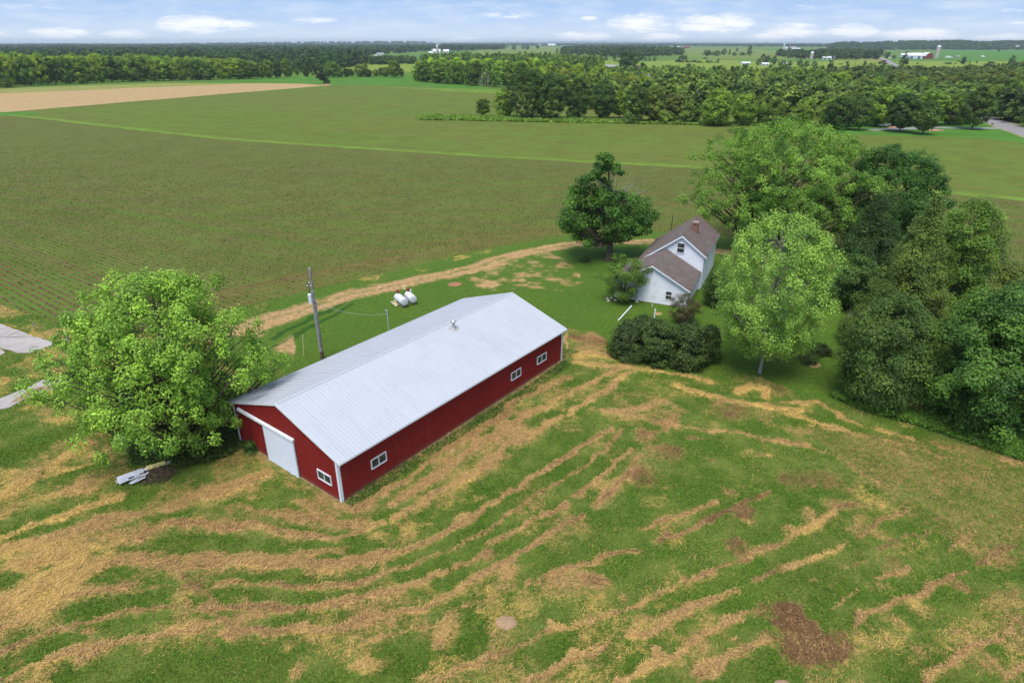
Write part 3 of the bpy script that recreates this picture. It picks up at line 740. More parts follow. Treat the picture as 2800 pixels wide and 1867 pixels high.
d1 = G(768, 658)-G(0, 521); d1 /= np.linalg.norm(d1)
hd = G(1544, 646)-G(855, 791); hd /= np.linalg.norm(hd)
M_base = mat_field('pasture', (0.125, 0.205, 0.034), (0.17, 0.18, 0.05), 0.85, var=.3, plant2=(0.085, 0.17, 0.035))
ang = np.linspace(0, 2*PI, 65)[:-1]
me = bpy.data.meshes.new('ground')
rad = [0.0, 150, 600, 2500, 9000, 16000]
gv = [(0, 3000, -.06)]; gf = []
for rr in rad[1:]:
    gv += [(rr*math.cos(a), 3000+rr*math.sin(a), -.06) for a in ang]
for k in range(64):
    gf.append((0, 1+k, 1+(k+1) % 64))
    for i in range(len(rad)-2):
        a, b = 1+i*64+k, 1+i*64+(k+1) % 64
        gf.append((a, a+64, b+64, b))
me.from_pydata(gv, [], gf); me.materials.append(M_base)
tag(link(bpy.data.objects.new('ground', me)), kind='structure')

FAN = (-239.0, 206.0, 210.0)
M_crop = mat_field('young_crop', (0.100, 0.155, 0.026), (0.140, 0.108, 0.044), 0.56, d1[:2], .78, .20, fan=FAN, amp=.5)
M_crop2 = mat_field('young_crop_far', (0.108, 0.180, 0.026), (0.165, 0.138, 0.046), 0.66, d1[:2], .78, .30)
M_head = mat_field('young_crop_headland', (0.106, 0.150, 0.026), (0.150, 0.110, 0.043), 0.47, hd[:2], .78, .2)
M_bare = mat_field('bare_soil', (0.30, 0.27, 0.095), (0.43, 0.295, 0.150), 0.12, d1[:2], 1.2, .16)
M_stub = mat_field('sprouting_soil', (0.22, 0.27, 0.06), (0.36, 0.27, 0.12), 0.72, d1[:2], 1.2, .25)
M_lush = mat_field('bright_meadow', (0.085, 0.205, 0.030), (0.12, 0.17, 0.04), 0.9, None, 1, .25)
M_verge = mat_field('verge_grass', (0.150, 0.240, 0.036), (0.20, 0.20, 0.05), 0.85, None, 1, .3)
M_yel = mat_field('yellow_meadow', (0.205, 0.275, 0.042), (0.25, 0.24, 0.06), 0.8, None, 1, .3)
M_oliv = mat_field('olive_meadow', (0.165, 0.225, 0.048), (0.20, 0.195, 0.06), 0.75, None, 1, .3)

pxsheet('crop_field', [(-900,306),(0,313),(300,346),(600,379),(1000,406),(1300,426),(1900,457),(2600,526),(2800,546),(3300,598),(3500,1000),(-1200,1000)], -.045, M_crop, jit=.5)
pxsheet('crop_field', [(-900,300),(0,308),(300,283),(600,258),(905,234),(1180,226),(1300,236),(1500,250),(2200,262),(2300,368),(2560,372),(2720,362),(2900,420),(3300,470),(3300,596),(2800,544),(2600,524),(1900,455),(1300,424),(1000,404),(600,377),(300,344),(0,311)], -.049, M_crop2, jit=.8, sub=10)
pxsheet('crop_headland', [(652,850),(753,826),(957,776),(1161,730),(1365,683),(1544,652),(1620,644),(1600,606),(1480,612),(1300,640),(1100,680),(900,722),(700,770),(560,800),(480,870)], -.041, M_head, jit=.5, sub=3)
# grassed strips between the crop strips
strip = [(-900,303),(0,311),(150,327),(300,345),(600,378),(1000,405),(1300,425),(1600,441),(1900,456),(2250,490),(2600,525),(2800,545),(3300,598)]
sheet('grass_strip', ribbon(GP(strip), 3.6), -.037, M_verge, sub=3, jit=.45, seed=4)
pxsheet('grass_strip', [(-60,308),(60,305),(130,312),(0,317)], -.033, M_lush, sub=4, jit=.8)
pxsheet('bare_field', [(-400,350),(0,308),(300,283),(600,258),(905,233.5),(830,229.5),(560,226),(300,232),(0,243),(-500,262)], -.041, M_bare, jit=1.0, sub=12)
pxsheet('sprouting_field', [(-500,262),(0,243),(300,232),(560,226),(700,228),(560,234),(300,244),(0,256),(-500,282)], -.037, M_stub, jit=4.0, sub=14)
pxsheet('meadow', [(480,228),(560,225),(700,213),(900,207),(1040,207),(1130,211),(1180,224),(1270,233),(1390,246),(1370,252),(1200,240),(1050,233),(907,233),(840,229),(700,228)], -.033, M_lush, jit=1.5, sub=14)
pxsheet('meadow', [(1050,238),(1390,246),(1380,258),(1250,252)], -.029, M_verge, jit=1.5, sub=14)
pxsheet('meadow', [(2230,364),(2300,366),(2460,372),(2600,374),(2760,386),(2860,408),(2860,395),(2760,356),(2710,332),(2650,322),(2500,330),(2300,338)], -.037, M_lush, sub=6)
FAR = [([(1012,153),(1146,152),(1135,172),(1020,174)], M_lush), ([(930,188),(1010,177),(1135,175),(1150,196),(1000,206)], M_yel),
       ([(1260,152),(1310,139),(1420,130),(1500,128),(1530,131),(1528,152),(1700,164),(1640,180),(1300,168)], M_oliv),
       ([(1640,166),(1760,170),(1900,163),(2200,172),(2300,165),(2400,166),(2440,186),(2475,212),(2200,222),(1900,205),(1640,190)], M_yel),
       ([(1870,133),(2050,134),(2290,152),(2300,163),(2000,161),(1880,158)], M_oliv), ([(1890,143),(1925,141),(1925,155),(1880,156)], mat_field('far_soil', (.2,.16,.09), (.26,.17,.1), .3)),
       ([(2425,160),(2560,164),(2900,168),(2900,138),(2600,137),(2530,150)], M_lush), ([(2445,168),(2900,168),(2900,192),(2650,206),(2500,214)], M_yel),
       ([(1600,125),(1900,127),(1880,131),(1600,130)], M_oliv), ([(1175,125),(1235,125),(1235,131),(1180,132)], M_yel), ([(2100,138),(2240,136),(2290,140),(2240,150),(2110,152)], M_lush),
       ([(2380,160),(2420,158),(2440,172),(2400,176),(2200,186),(2000,182),(2000,178),(2200,178)], mat_field('dry_meadow', (.24,.22,.08), (.26,.2,.1), .6))]
for i, (pl, mt) in enumerate(FAR):
    pxsheet('meadow', pl, -.033+.004*(i % 5), mt, sub=40, jit=5, seed=i)

def mat_road(name, col, seed=0.0):
    m, nt, bs = new_mat(name); p = nt.pos()
    c = nt.mix(nt.ramp(nt.noise(p, 0.5, 5, 0.7), 0.3, 0.7), tuple(x*.82 for x in col), tuple(x*1.12 for x in col))
    c = nt.mix(nt.math('MULTIPLY', nt.ramp(nt.noise(p, 5, 4, 0.7), 0.55, 0.8), 0.35), c, tuple(x*.55 for x in col))
    nt.l.new(c, bs.inputs['Base Color']); bs.inputs['Roughness'].default_value = 0.9
    return m
ROAD = [(2990,432),(2880,388),(2790,358),(2715,331),(2640,297),(2560,252),(2485,206),(2455,184),(2425,166),(2398,154),(2380,147)]
sheet('road', ribbon(GP(ROAD), 7.2), -.010, mat_road('asphalt', (0.25, 0.235, 0.235)), sub=8, jit=.12)
sheet('road_shoulder', ribbon(GP(ROAD), 10.5), -.014, mat_road('gravel_shoulder', (0.27, 0.23, 0.14)), sub=5, jit=.5)
sheet('driveway', ribbon(GP([(2735,351),(2640,351),(2560,349),(2480,352),(2380,356)]), 4.4), -.006, mat_road('drive', (0.26, 0.26, 0.28)), sub=4, jit=.2)

# ------------------------------------------------------------------ materials for built things
def mat_metal_panel(name, col, rough, spec, dirtcol, splash=False):
    m, nt, bs = new_mat(name); p = nt.obj()
    n1 = nt.noise(nt.mapping(p, 0, (.35, .35, 2.0)), 1.2, 5, 0.65); n2 = nt.noise(p, 0.5, 3, 0.5)
    c = nt.mix(nt.ramp(n2, 0.3, 0.7), tuple(x*.97 for x in col), tuple(min(1, x*1.02) for x in col))
    c = nt.mix(nt.math('MULTIPLY', nt.ramp(n1, 0.52, 0.8), 0.20), c, dirtcol)
    nt.l.new(c, bs.inputs['Base Color']); bs.inputs['Roughness'].default_value = rough; bs.inputs['Specular IOR Level'].default_value = spec
    if splash:      # soil splashed up the foot of the wall
        sz = nt.n.new('ShaderNodeSeparateXYZ'); nt.l.new(p, sz.inputs[0])
        k = nt.math('SUBTRACT', nt.math('ADD', 0.30, nt.math('MULTIPLY', nt.noise(p, 1.6, 5, .7), 0.5)), sz.outputs[2])
        c = nt.mix(nt.math('MULTIPLY', nt.ramp(k, 0.0, 0.5), 0.55), c, (0.20, 0.11, 0.07))
        c = nt.mix(nt.math('MULTIPLY', nt.ramp(nt.noise(nt.mapping(p, 0, (2.2, 2.2, .12)), 1.0, 4, .7), .5, .72), .22), c, tuple(min(1, x*1.35+.02) for x in col))
    else:
        c = nt.mix(nt.math('MULTIPLY', nt.ramp(nt.noise(nt.mapping(p, 0, (3.0, .18, .18)), 1.0, 5, .7), .48, .7), .30), c, tuple(x*.80 for x in col))
    nt.put(bs.inputs['Base Color'], c)
    nt.l.new(nt.bump(nt.noise(p, 1.4, 2), 0.05, 0.02), bs.inputs['Normal'])
    return m
M_roofw = mat_metal_panel('white_roof_metal', (0.465, 0.485, 0.53), 0.7, 0.12, (0.36, 0.37, 0.39))
M_red = mat_metal_panel('red_siding', (0.225, 0.020, 0.017), 0.7, 0.12, (0.13, 0.019, 0.014), True)
M_whitet = plain('white_trim', (0.70, 0.72, 0.76), 0.5, var=.05, dirt=(.5, .48, .44, .3))
M_doorw = mat_metal_panel('white_door_metal', (0.74, 0.78, 0.88), 0.6, 0.15, (0.55, 0.55, 0.56))
M_glass, _nt, _bs = new_mat('window_glass')
_bs.inputs['Base Color'].default_value = (0.035, 0.045, 0.042, 1); _bs.inputs['Roughness'].default_value = 0.12; _bs.inputs['Specular IOR Level'].default_value = 0.5
_nt.l.new(_nt.mix(_nt.ramp(_nt.noise(_nt.obj(), 2.5, 3), .4, .65), (0.02, 0.03, 0.026), (0.075, 0.085, 0.075)), _bs.inputs['Base Color'])
M_wood = plain('weathered_wood', (0.30, 0.24, 0.17), 0.9, var=.3, scale=6, bump=.3)
M_greyw = plain('grey_weathered_wood', (0.23, 0.225, 0.22), 0.9, var=.35, scale=5, bump=.4, dirt=(.10, .085, .07, .6))
M_galv = plain('galvanised', (0.46, 0.47, 0.48), 0.4, metal=.6, var=.2)
M_dark = plain('dark_metal', (0.05, 0.05, 0.055), 0.6, var=.3)
M_shing, _nt, _bs = new_mat('brown_shingles')
def _shingle():
    nt, bs = _nt, _bs; p = nt.obj()
    br = nt.n.new('ShaderNodeTexBrick'); nt.l.new(nt.attr('shingle_uv', 'Vector'), br.inputs['Vector'])
    br.inputs['Color1'].default_value = (0.125, 0.094, 0.082, 1); br.inputs['Color2'].default_value = (0.190, 0.150, 0.134, 1); br.inputs['Mortar'].default_value = (0.07, 0.05, 0.045, 1)
    br.inputs['Scale'].default_value = 1.0; br.inputs['Mortar Size'].default_value = 0.02; br.inputs['Brick Width'].default_value = .33; br.inputs['Row Height'].default_value = .16
    c = nt.mix(nt.math('MULTIPLY', nt.ramp(nt.noise(p, 0.9, 5, .65), .4, .75), .5), br.outputs['Color'], (0.205, 0.168, 0.152))
    nt.l.new(c, bs.inputs['Base Color']); bs.inputs['Roughness'].default_value = .9
    nt.l.new(nt.bump(br.outputs['Fac'], .5, .02), bs.inputs['Normal']); nt.n[-1].invert = True
_shingle()
M_siding = plain('white_clapboard', (0.74, 0.76, 0.82), 0.55, var=.06, scale=.8, dirt=(.42, .42, .42, .35), dscale=.7)
M_brick = plain('chimney_brick', (0.24, 0.12, 0.085), 0.9, var=.35, scale=14, bump=.4)
M_conc = plain('concrete', (0.37, 0.335, 0.31), 0.9, var=.12, scale=.7, bump=.1, dirt=(.30, .25, .22, .5), dscale=.5)
M_stone = plain('fieldstone', (0.40, 0.36, 0.32), 0.9, var=.3, scale=4, bump=.3)

def local_hit(px, py, O, e1, e2, n0):
    """Where a pixel's ray meets a plane through O spanned by e1, e2, in those two coordinates."""
    e1, e2 = np.array(e1, float), np.array(e2, float); n = np.cross(e1, e2); d = ray(px, py); C = np.array([0, 0, CAM_H])
    q = C + d*(((np.array(O)-C)@n)/(d@n)) - np.array(O)
    return q@e1/(e1@e1), q@e2/(e2@e2)

def window_on(parent, axis, u0, u1, z0, z1, off, split='v', t=.075, sash=True):
    fr = MB()
    def bx(mb, a0, a1, c0, c1, d0, d1):
        if axis == 'x': mb.box(a0, a1, off-d1, off-d0, c0, c1)
        else: mb.box(off-d1, off-d0, a0, a1, c0, c1)
    bx(fr, u0-t, u0, z0-t, z1+t, .0, .07); bx(fr, u1, u1+t, z0-t, z1+t, .0, .07)
    bx(fr, u0, u1, z1, z1+t, .0, .072); bx(fr, u0, u1, z0-t, z0, .0, .085)
    um, zm = (u0+u1)/2, (z0+z1)/2
    if split == 'v': bx(fr, um-.03, um+.03, z0, z1, .0, .06)
    else: bx(fr, u0, u1, zm-.03, zm+.03, .0, .06)
    wo = fr.build('window', M_whitet, parent)
    halves = [(u0, um-.03, z0, z1), (um+.03, u1, z0, z1)] if split == 'v' else [(u0, u1, z0, zm-.03), (u0, u1, zm+.03, z1)]
    for a0, a1, c0, c1 in halves:
        pm = MB(); bx(pm, a0, a1, c0, c1, .012, .028); pm.build('pane', M_glass, wo)
    return wo

# ------------------------------------------------------------------ the red pole barn
def build_barn():
    L, W, H, RS = BARN_L, BARN_W, BARN_H, BARN_RISE
    root = thing('pole_barn', 'long red metal pole barn with white standing-seam roof and white sliding door', 'barn', (BARN_O[0], BARN_O[1], 0), BARN_YAW)
    sl = RS/(W/2)
    roofz = lambda y: H + RS - abs(y-W/2)*sl
    wins_long = [(2.76, 4.02, 1.24, 1.88), (18.68, 19.95, 1.30, 1.94), (22.58, 23.92, 1.28, 1.92)]
    win_gable = (.90, 2.22, 1.12, 1.76)
    wall = MB()
    wall.box(.1, L-.1, 0, .1, .08, H); wall.box(.1, L-.1, W-.1, W, .08, H)
    for x0 in (0, L-.1):
        wall.prism([(x0, 0, .08), (x0, W, .08), (x0, W, H), (x0, W/2, H+RS), (x0, 0, H)], (.1, 0, 0))
    # pressed ribs of the siding
    x = .18
    while x < L-.15:
        hit = [w for w in wins_long if w[0]-.1 < x < w[1]+.1]
        segs = [(.1, hit[0][2]-.08), (hit[0][3]+.08, H-.02)] if hit else [(.1, H-.02)]
        for a, b in segs: wall.box(x-.016, x+.016, -.02, 0, a, b)
        wall.box(x-.016, x+.016, W, W+.02, .1, H-.02)
        x += .2286
    y = .2
    while y < W-.15:
        top = roofz(y)-.06
        segs = [(.1, top)]
        if win_gable[0]-.1 < y < win_gable[1]+.1: segs = [(.1, win_gable[2]-.08), (win_gable[3]+.08, top)]
        for a, b in segs: wall.box(-.02, 0, y-.016, y+.016, a, b)
        wall.box(L, L+.02, y-.016, y+.016, .1, top)
        y += .2286
    wall.build('wall', M_red, root)
    sk = MB(); sk.box(-.03, L+.03, -.032, -.002, -.05, .085); sk.box(-.03, -.004, -.002, W+.03, -.05, .085); sk.box(L+.004, L+.03, -.002, W+.03, -.05, .085)
    for bx_ in (10.47, 16.64): sk.box(bx_-.16, bx_+.16, -.12, -.034, -.05, .16)
    sk.build('skirt_board', plain('skirt_timber', (.36, .27, .17), .9, var=.3), root)
    # roof: two pitched sheets with ribs
    oe, og, th = .45, .09, .05
    rf = MB(); rb = MB()
    for sgn in (-1, 1):
        y_e = -oe if sgn < 0 else W+oe
        ze = H-sl*oe+.05; zr = H+RS+.05
        rf.prism([(-og, y_e, ze), (-og, W/2, zr), (-og, W/2, zr+th), (-og, y_e, ze+th)], (L+2*og, 0, 0))
        x = -og+.05
        while x < L+og:
            rf.bar((x, y_e, ze+th+.015), (x, W/2, zr+th+.015), .055, .045, (0, 0, 1))
            x += .3048
    roof = rf.build('roof', M_roofw, root)
    rc = MB()
    rc.prism([(-og-.01, W/2-.22, H+RS+.05+th-.22*sl+.03), (-og-.01, W/2, H+RS+.05+th+.035), (-og-.01, W/2+.22, H+RS+.05+th-.22*sl+.03), (-og-.01, W/2, H+RS+th+.02)], (L+2*og+.02, 0, 0))
    rc.build('ridge_cap', plain('ridge_cap_metal', (.40, .42, .46), .45, var=.06), roof)
    fa = MB()
    for sgn in (-1, 1):
        y_e = -oe if sgn < 0 else W+oe; ze = H-sl*oe
        fa.box(-og, L+og, y_e-.012*(1 if sgn < 0 else -1)-.0, y_e+.02*(1 if sgn > 0 else -1), ze-.06, ze+.075) if False else fa.box(-og-.004, L+og+.004, min(y_e, y_e+.03*sgn), max(y_e, y_e+.03*sgn), ze-.05, ze+.085)
        for x0 in (-og-.03, L+og):
            fa.prism([(x0, y_e, ze-.12), (x0, W/2, H+RS-.12), (x0, W/2, H+RS+.1), (x0, y_e, ze+.1)], (.03, 0, 0))
    fa.build('fascia_trim', M_whitet, roof)
    for cx, cy in ((0, 0), (L, 0), (0, W), (L, W)):
        t = MB(); sx = -1 if cx == 0 else 1; sy = -1 if cy == 0 else 1
        t.box(min(cx+sx*.045, cx-sx*.16), max(cx+sx*.045, cx-sx*.16), min(cy+sy*.027, cy+sy*.05), max(cy+sy*.027, cy+sy*.05), -.03, H-.03)
        t.box(min(cx+sx*.024, cx+sx*.047), max(cx+sx*.024, cx+sx*.047), min(cy+sy*.027, cy-sy*.16), max(cy+sy*.027, cy-sy*.16), -.03, H-.03)
        t.build('corner_trim', M_whitet, root)
    # sliding door hung from its rail
    d = MB(); y0, y1 = 4.58, 8.18
    d.box(-.13, -.07, y0, y1, .02, 3.06)
    y = y0+.12
    while y < y1: d.box(-.142, -.13, y-.012, y+.012, .06, 3.02); y += .2286
    door = d.build('sliding_door', M_doorw, root)
    f = MB(); f.box(-.15, -.06, y0-.055, y0, .0, 3.06); f.box(-.15, -.06, y1, y1+.055, .0, 3.06); f.box(-.15, -.06, y0-.05, y1+.05, 3.062, 3.10); f.box(-.15, -.06, y0-.05, y1+.05, -.03, .018)
    f.build('door_trim', plain('door_edge', (.5, .52, .57), .5), door)
    rl = MB(); rl.box(-.21, -.04, 4.50, 11.38, 3.10, 3.27); rl.prism([(-.21, 4.50, 3.27), (-.04, 4.50, 3.33), (-.04, 4.50, 3.27)], (0, 6.88, 0))
    rl.build('door_rail', M_whitet, root)
    for w in wins_long: window_on(root, 'x', w[0], w[1], w[2], w[3], -.001)
    window_on(root, 'y', win_gable[0], win_gable[1], win_gable[2], win_gable[3], -.001)
    # stove pipe
    zv = roofz(5.2)+.1
    v = MB(); v.tube([(17.15, 5.2, zv-.15), (17.15, 5.2, zv+.62)], .13, 14); v.lathe([(.12, .62), (.25, .66), (.25, .72), (.10, .86), (.02, .9)], 14, (17.15, 5.2, zv))
    vp = v.build('vent_pipe', M_galv, root, smooth=False)
    fl = MB(); a = math.atan(sl)
    Mx = Matrix.Translation((17.15, 5.2, zv)) @ Matrix.Rotation(a, 4, 'X')
    fl.box(-.36, .36, -.36, .36, -.035, .02, Mx); fl.lathe([(.26, .0), (.15, .14)], 12, M=Mx); fl.build('flashing', plain('flashing_grey', (.40, .40, .38), .7, var=.2), vp)
    # service mast at the back eave
    Y = barn_pt(16.2, 12.66)[1]
    mt = MB(); zt = zat(850, Y); mt.tube([(16.2, 12.66, 2.4), (16.2, 12.66, zt)], .04, 8); mt.tube([(16.2, 12.66, zt-.05), (16.2, 12.75, zt+.08), (16.2, 12.9, zt-.02)], .06, 8)
    mt.build('service_mast', M_galv, root)
    lt = MB(); lt.box(-.12, -.02, 11.62, 11.72, 2.5, 2.62); lt.build('lamp_bracket', M_galv, root)
    p = barn_pt(16.2, 12.66); return (p[0], p[1], zt-.25)
MAST_TOP = build_barn()

# ------------------------------------------------------------------ the white farmhouse
def shingle_slab(name, quad, th, mat, parent):
    """A pitched roof sheet: quad = eave a, eave b, ridge b, ridge a; courses follow the slope."""
    q = [Vector(p) for p in quad]; n = (q[1]-q[0]).cross(q[3]-q[0]).normalized()
    if n.z < 0: n = -n
    V = [tuple(p+n*th) for p in q] + [tuple(p) for p in q]
    F = [(0, 1, 2, 3), (7, 6, 5, 4), (0, 4, 5, 1), (1, 5, 6, 2), (2, 6, 7, 3), (3, 7, 4, 0)]
    me = bpy.data.meshes.new(name); me.from_pydata(V, [], F); me.materials.append(mat)
    u = (q[1]-q[0]).normalized(); v = (q[3]-q[0]).normalized()
    a = me.attributes.new('shingle_uv', 'FLOAT_VECTOR', 'POINT')
    for i, p in enumerate(V):
        d = Vector(p)-q[0]; a.data[i].vector = (d.dot(u), d.dot(v), 0)
    return link(bpy.data.objects.new(name, me), parent)

def clapboard(mb, y, z0, z1, span, step=.22, face=-1):
    """Lapped boards on a wall facing -y; span(z) gives the x range of the gable at a height."""
    z = z0
    while z < z1-.02:
        t = min(z+step, z1); a, b = span((z+t)/2)
        if b-a > .1:
            mb.add([(a, y, t), (b, y, t), (b, y-.05, z), (a, y-.05, z), (a, y, z), (b, y, z)], [(0, 3, 2, 1), (3, 4, 5, 2), (0, 4, 3), (1, 2, 5)])
        z = t
def build_house():
    Ww, h, rs, L, ml, Wl, Wr, hm, rm, Lm = 8.589, 2.383, 2.291, 6.93, 6.138, 5.024, 2.844, 2.977, 3.677, 10.317
    root = thing('farmhouse', 'white clapboard farmhouse with brown shingle roof and a lower front wing', 'house', (HOUSE_O[0], HOUSE_O[1], 0), -HOUSE_YAW)
    sw = rs/(Ww/2); sm = rm/Wl; x0, x1 = ml-Wl, ml+Wr; zr = hm+rm; zre = zr-sm*Wr
    # front wing
    w = MB()
    w.prism([(0, .03, 0), (Ww, .03, 0), (Ww, .03, h), (Ww/2, .03, h+rs), (0, .03, h)], (0, .12, 0))
    w.box(0, .12, .15, L, 0, h); w.box(Ww-.12, Ww, .15, L, 0, h)
    gs = lambda z: (0, Ww) if z < h else ((z-h)/sw, Ww-(z-h)/sw)
    clapboard(w, .03, .12, h+rs-.05, gs)
    for zz in np.arange(.12, h, .19):
        w.prism([(Ww, .1, zz), (Ww+.028, .1, zz), (Ww, .1, zz+.19)], (0, L-.1, 0)); w.prism([(0, .1, zz), (-.028, .1, zz), (0, .1, zz+.19)], (0, L-.1, 0))
    w.build('wing_wall', M_siding, root)
    fnd = MB(); fnd.box(-.02, Ww+.02, -.03, .0, -.1, .12); fnd.build('foundation', plain('foundation_block', (.25, .2, .17), .9, var=.3), root)
    ov = .3
    wr = None
    for s in (-1, 1):
        xe = -ov if s < 0 else Ww+ov; ze = h-sw*ov
        yb = L-.005 if s > 0 else L+1.0
        o = shingle_slab('wing_roof', [(xe, -ov, ze), (xe, L-.005, ze), (Ww/2, L-.005, h+rs), (Ww/2, -ov, h+rs)], .09, M_shing, root)
        wr = wr or o
    tr = MB()
    for s in (-1, 1):
        xe = -ov if s < 0 else Ww+ov; ze = h-sw*ov
        tr.prism([(xe, -ov-.03, ze-.17), (Ww/2, -ov-.03, h+rs-.17), (Ww/2, -ov-.03, h+rs+.03), (xe, -ov-.03, ze+.03)], (0, .03, 0))
        tr.box(xe-.02 if s < 0 else xe, xe if s < 0 else xe+.02, -ov, L-.01, ze-.12, ze+.05)
    tr.build('barge_board', M_whitet, root)
    # main block
    m = MB(); y0, y1 = L, L+Lm
    poly = [(x0, y0, 0), (x1, y0, 0), (x1, y0, zre), (ml, y0, zr), (x0, y0, hm)]
    m.prism(poly, (0, .15, 0)); m.prism([(a, y1-.15, c) for a, b, c in poly], (0, .15, 0))
    m.box(x0, x0+.15, y0+.15, y1-.15, 0, hm); m.box(x1-.15, x1, y0+.15, y1-.15, 0, zre)
    def gm(z):
        a = x0 if z < hm else x0+(z-hm)/sm; b = x1 if z < zre else ml+(zr-z)/sm
        return a, b
    clapboard(m, y0, .12, zr-.05, gm)
    for zz in np.arange(.12, zre-.2, .19): m.prism([(x1, y0+.02, zz), (x1+.028, y0+.02, zz), (x1, y0+.02, zz+.19)], (0, Lm-.04, 0))
    for zz in np.arange(.12, hm-.2, .19): m.prism([(x0, y0+.02, zz), (x0-.028, y0+.02, zz), (x0, y0+.02, zz+.19)], (0, Lm-.04, 0))
    m.build('wall', M_siding, root)
    rl = shingle_slab('roof', [(x0-ov, y0-ov, hm-sm*ov), (x0-ov, y1+ov, hm-sm*ov), (ml, y1+ov, zr), (ml, y0-ov, zr)], .09, M_shing, root)
    rr = shingle_slab('roof', [(x1+ov, y0-ov, zre-sm*ov), (x1+ov, y1+ov, zre-sm*ov), (ml, y1+ov, zr), (ml, y0-ov, zr)], .09, M_shing, root)
    cp_ = MB(); cp_.tube([(ml, y0-ov, zr+.08), (ml, y1+ov, zr+.08)], .06, 6); cp_.build('ridge_shingles', plain('ridge_brown', (.17, .12, .105), .9, var=.25, scale=8), rl)
    cw = MB(); cw.tube([(Ww/2, -ov, h+rs+.07), (Ww/2, L, h+rs+.07)], .06, 6); cw.build('ridge_shingles', MATS['ridge_brown'], wr)
    t2 = MB()
    t2.prism([(x0-ov, y0-ov-.03, hm-sm*ov-.2), (ml, y0-ov-.03, zr-.2), (ml, y0-ov-.03, zr+.03), (x0-ov, y0-ov-.03, hm-sm*ov+.03)], (0, .03, 0))
    t2.prism([(x1+ov, y0-ov-.03, zre-sm*ov-.2), (ml, y0-ov-.03, zr-.2), (ml, y0-ov-.03, zr+.03), (x1+ov, y0-ov-.03, zre-sm*ov+.03)], (0, .03, 0))
    t2.box(x0-ov-.04, x0-ov, y0-ov, y1+ov, hm-sm*ov-.14, hm-sm*ov+.04); t2.box(x1+ov, x1+ov+.04, y0-ov, y1+ov, zre-sm*ov-.14, zre-sm*ov+.04)
    t2.build('barge_board', M_whitet, root)
    c, s = math.cos(-HOUSE_YAW), math.sin(-HOUSE_YAW); ex = (c, s, 0); ey = (-s, c, 0)
    def wp(x, y, z): return np.array([HOUSE_O[0]+x*c-y*s, HOUSE_O[1]+x*s+y*c, z])
    u, v = local_hit(1862, 678, wp(0, y0, 0), ex, (0, 0, 1), None)
    window_on(root, 'x', u-.42, u+.42, v-.58, v+.58, y0-.03, 'h', .09)
    u, v = local_hit(1828, 808, wp(0, 0, 0), ex, (0, 0, 1), None)
    window_on(root, 'x', u-.30, u+.34, v-.45, v+.48, -.002, 'h', .05)
    # chimney on the right-hand slope, close to the ridge
    e2 = np.array(wp(ml+1, 0, zr-sm))-np.array(wp(ml, 0, zr))
    a, b = local_hit(1898.6, 632, wp(ml, y0, zr), ey, e2, None)
    cx, cy, cz = ml+max(b, .3)+.1, y0+a, zr-sm*(max(b, .3)+.1)
    ch = MB(); ch.box(cx-.33, cx+.33, cy-.33, cy+.33, cz-.5, cz+1.25); ch.box(cx-.40, cx+.40, cy-.40, cy+.40, cz+1.05, cz+1.17)
    cho = ch.build('chimney', M_brick, rr)
    cc_ = MB(); cc_.box(cx-.36, cx+.36, cy-.36, cy+.36, cz+1.25, cz+1.31); cc_.tube([(cx, cy, cz+1.3), (cx, cy, cz+1.45)], .13, 10); cc_.build('chimney_cap', plain('cap_stone', (.35, .3, .25), .9), cho)
    # vent pipes and the antenna mast
    vp = MB(); vp.tube([(x0+1.6, y0+.9, hm+sm*1.6-.1), (x0+1.6, y0+.9, hm+sm*1.6+.55)], .06, 8); vp.build('vent_pipe', M_galv, rl); vp = MB(); vp.tube([(x0+1.0, y0+.5, hm+sm*1.0-.1), (x0+1.0, y0+.5, hm+sm*1.0+.3)], .1, 8); vp.build('vent_pipe', M_galv, rl)
    am = MB(); am.tube([(x1+.45, y0-.15, .0), (x1+.45, y0-.15, zre+1.9)], .028, 6); am.bar((x1+.1, y0-.15, zre+1.8), (x1+.8, y0-.15, zre+1.8), .02, .02); am.bar((x1+.2, y0-.15, zre+1.5), (x1+.7, y0-.15, zre+1.5), .02, .02)
    am.build('antenna_mast', M_galv, root)
build_house()

# ------------------------------------------------------------------ yard things
def concrete():
    for i, s in enumerate(SLABS):
        pts = GP(s); c = pts.mean(0); rng = random.Random(i)
        poly = []
        for k in range(len(pts)):
            a, b = pts[k], pts[(k+1) % len(pts)]; n = max(1, int(np.linalg.norm(b-a)/.7))
            for t in range(n):
                q = a+(b-a)*t/n; poly.append((q[0]+rng.uniform(-.05, .05), q[1]+rng.uniform(-.05, .05), -.05))
        mb = MB(); mb.prism(poly if True else poly[::-1], (0, 0, .115)); o = mb.build('concrete_pad', M_conc); tag(o, kind='structure')
    mud = sheet('mud', GP(cc([(1040,1060),(850,1090),(640,1130),(430,1180),(330,1250),(150,1370),(280,1350),(400,1290),(700,1195),(900,1130),(1030,1085)])), .069, plain('wet_mud', (.30, .19, .13), .8, var=.35, scale=1.2, dirt=(.13, .08, .06, .8), dscale=.6), sub=.6, jit=.12, seed=3)
concrete()

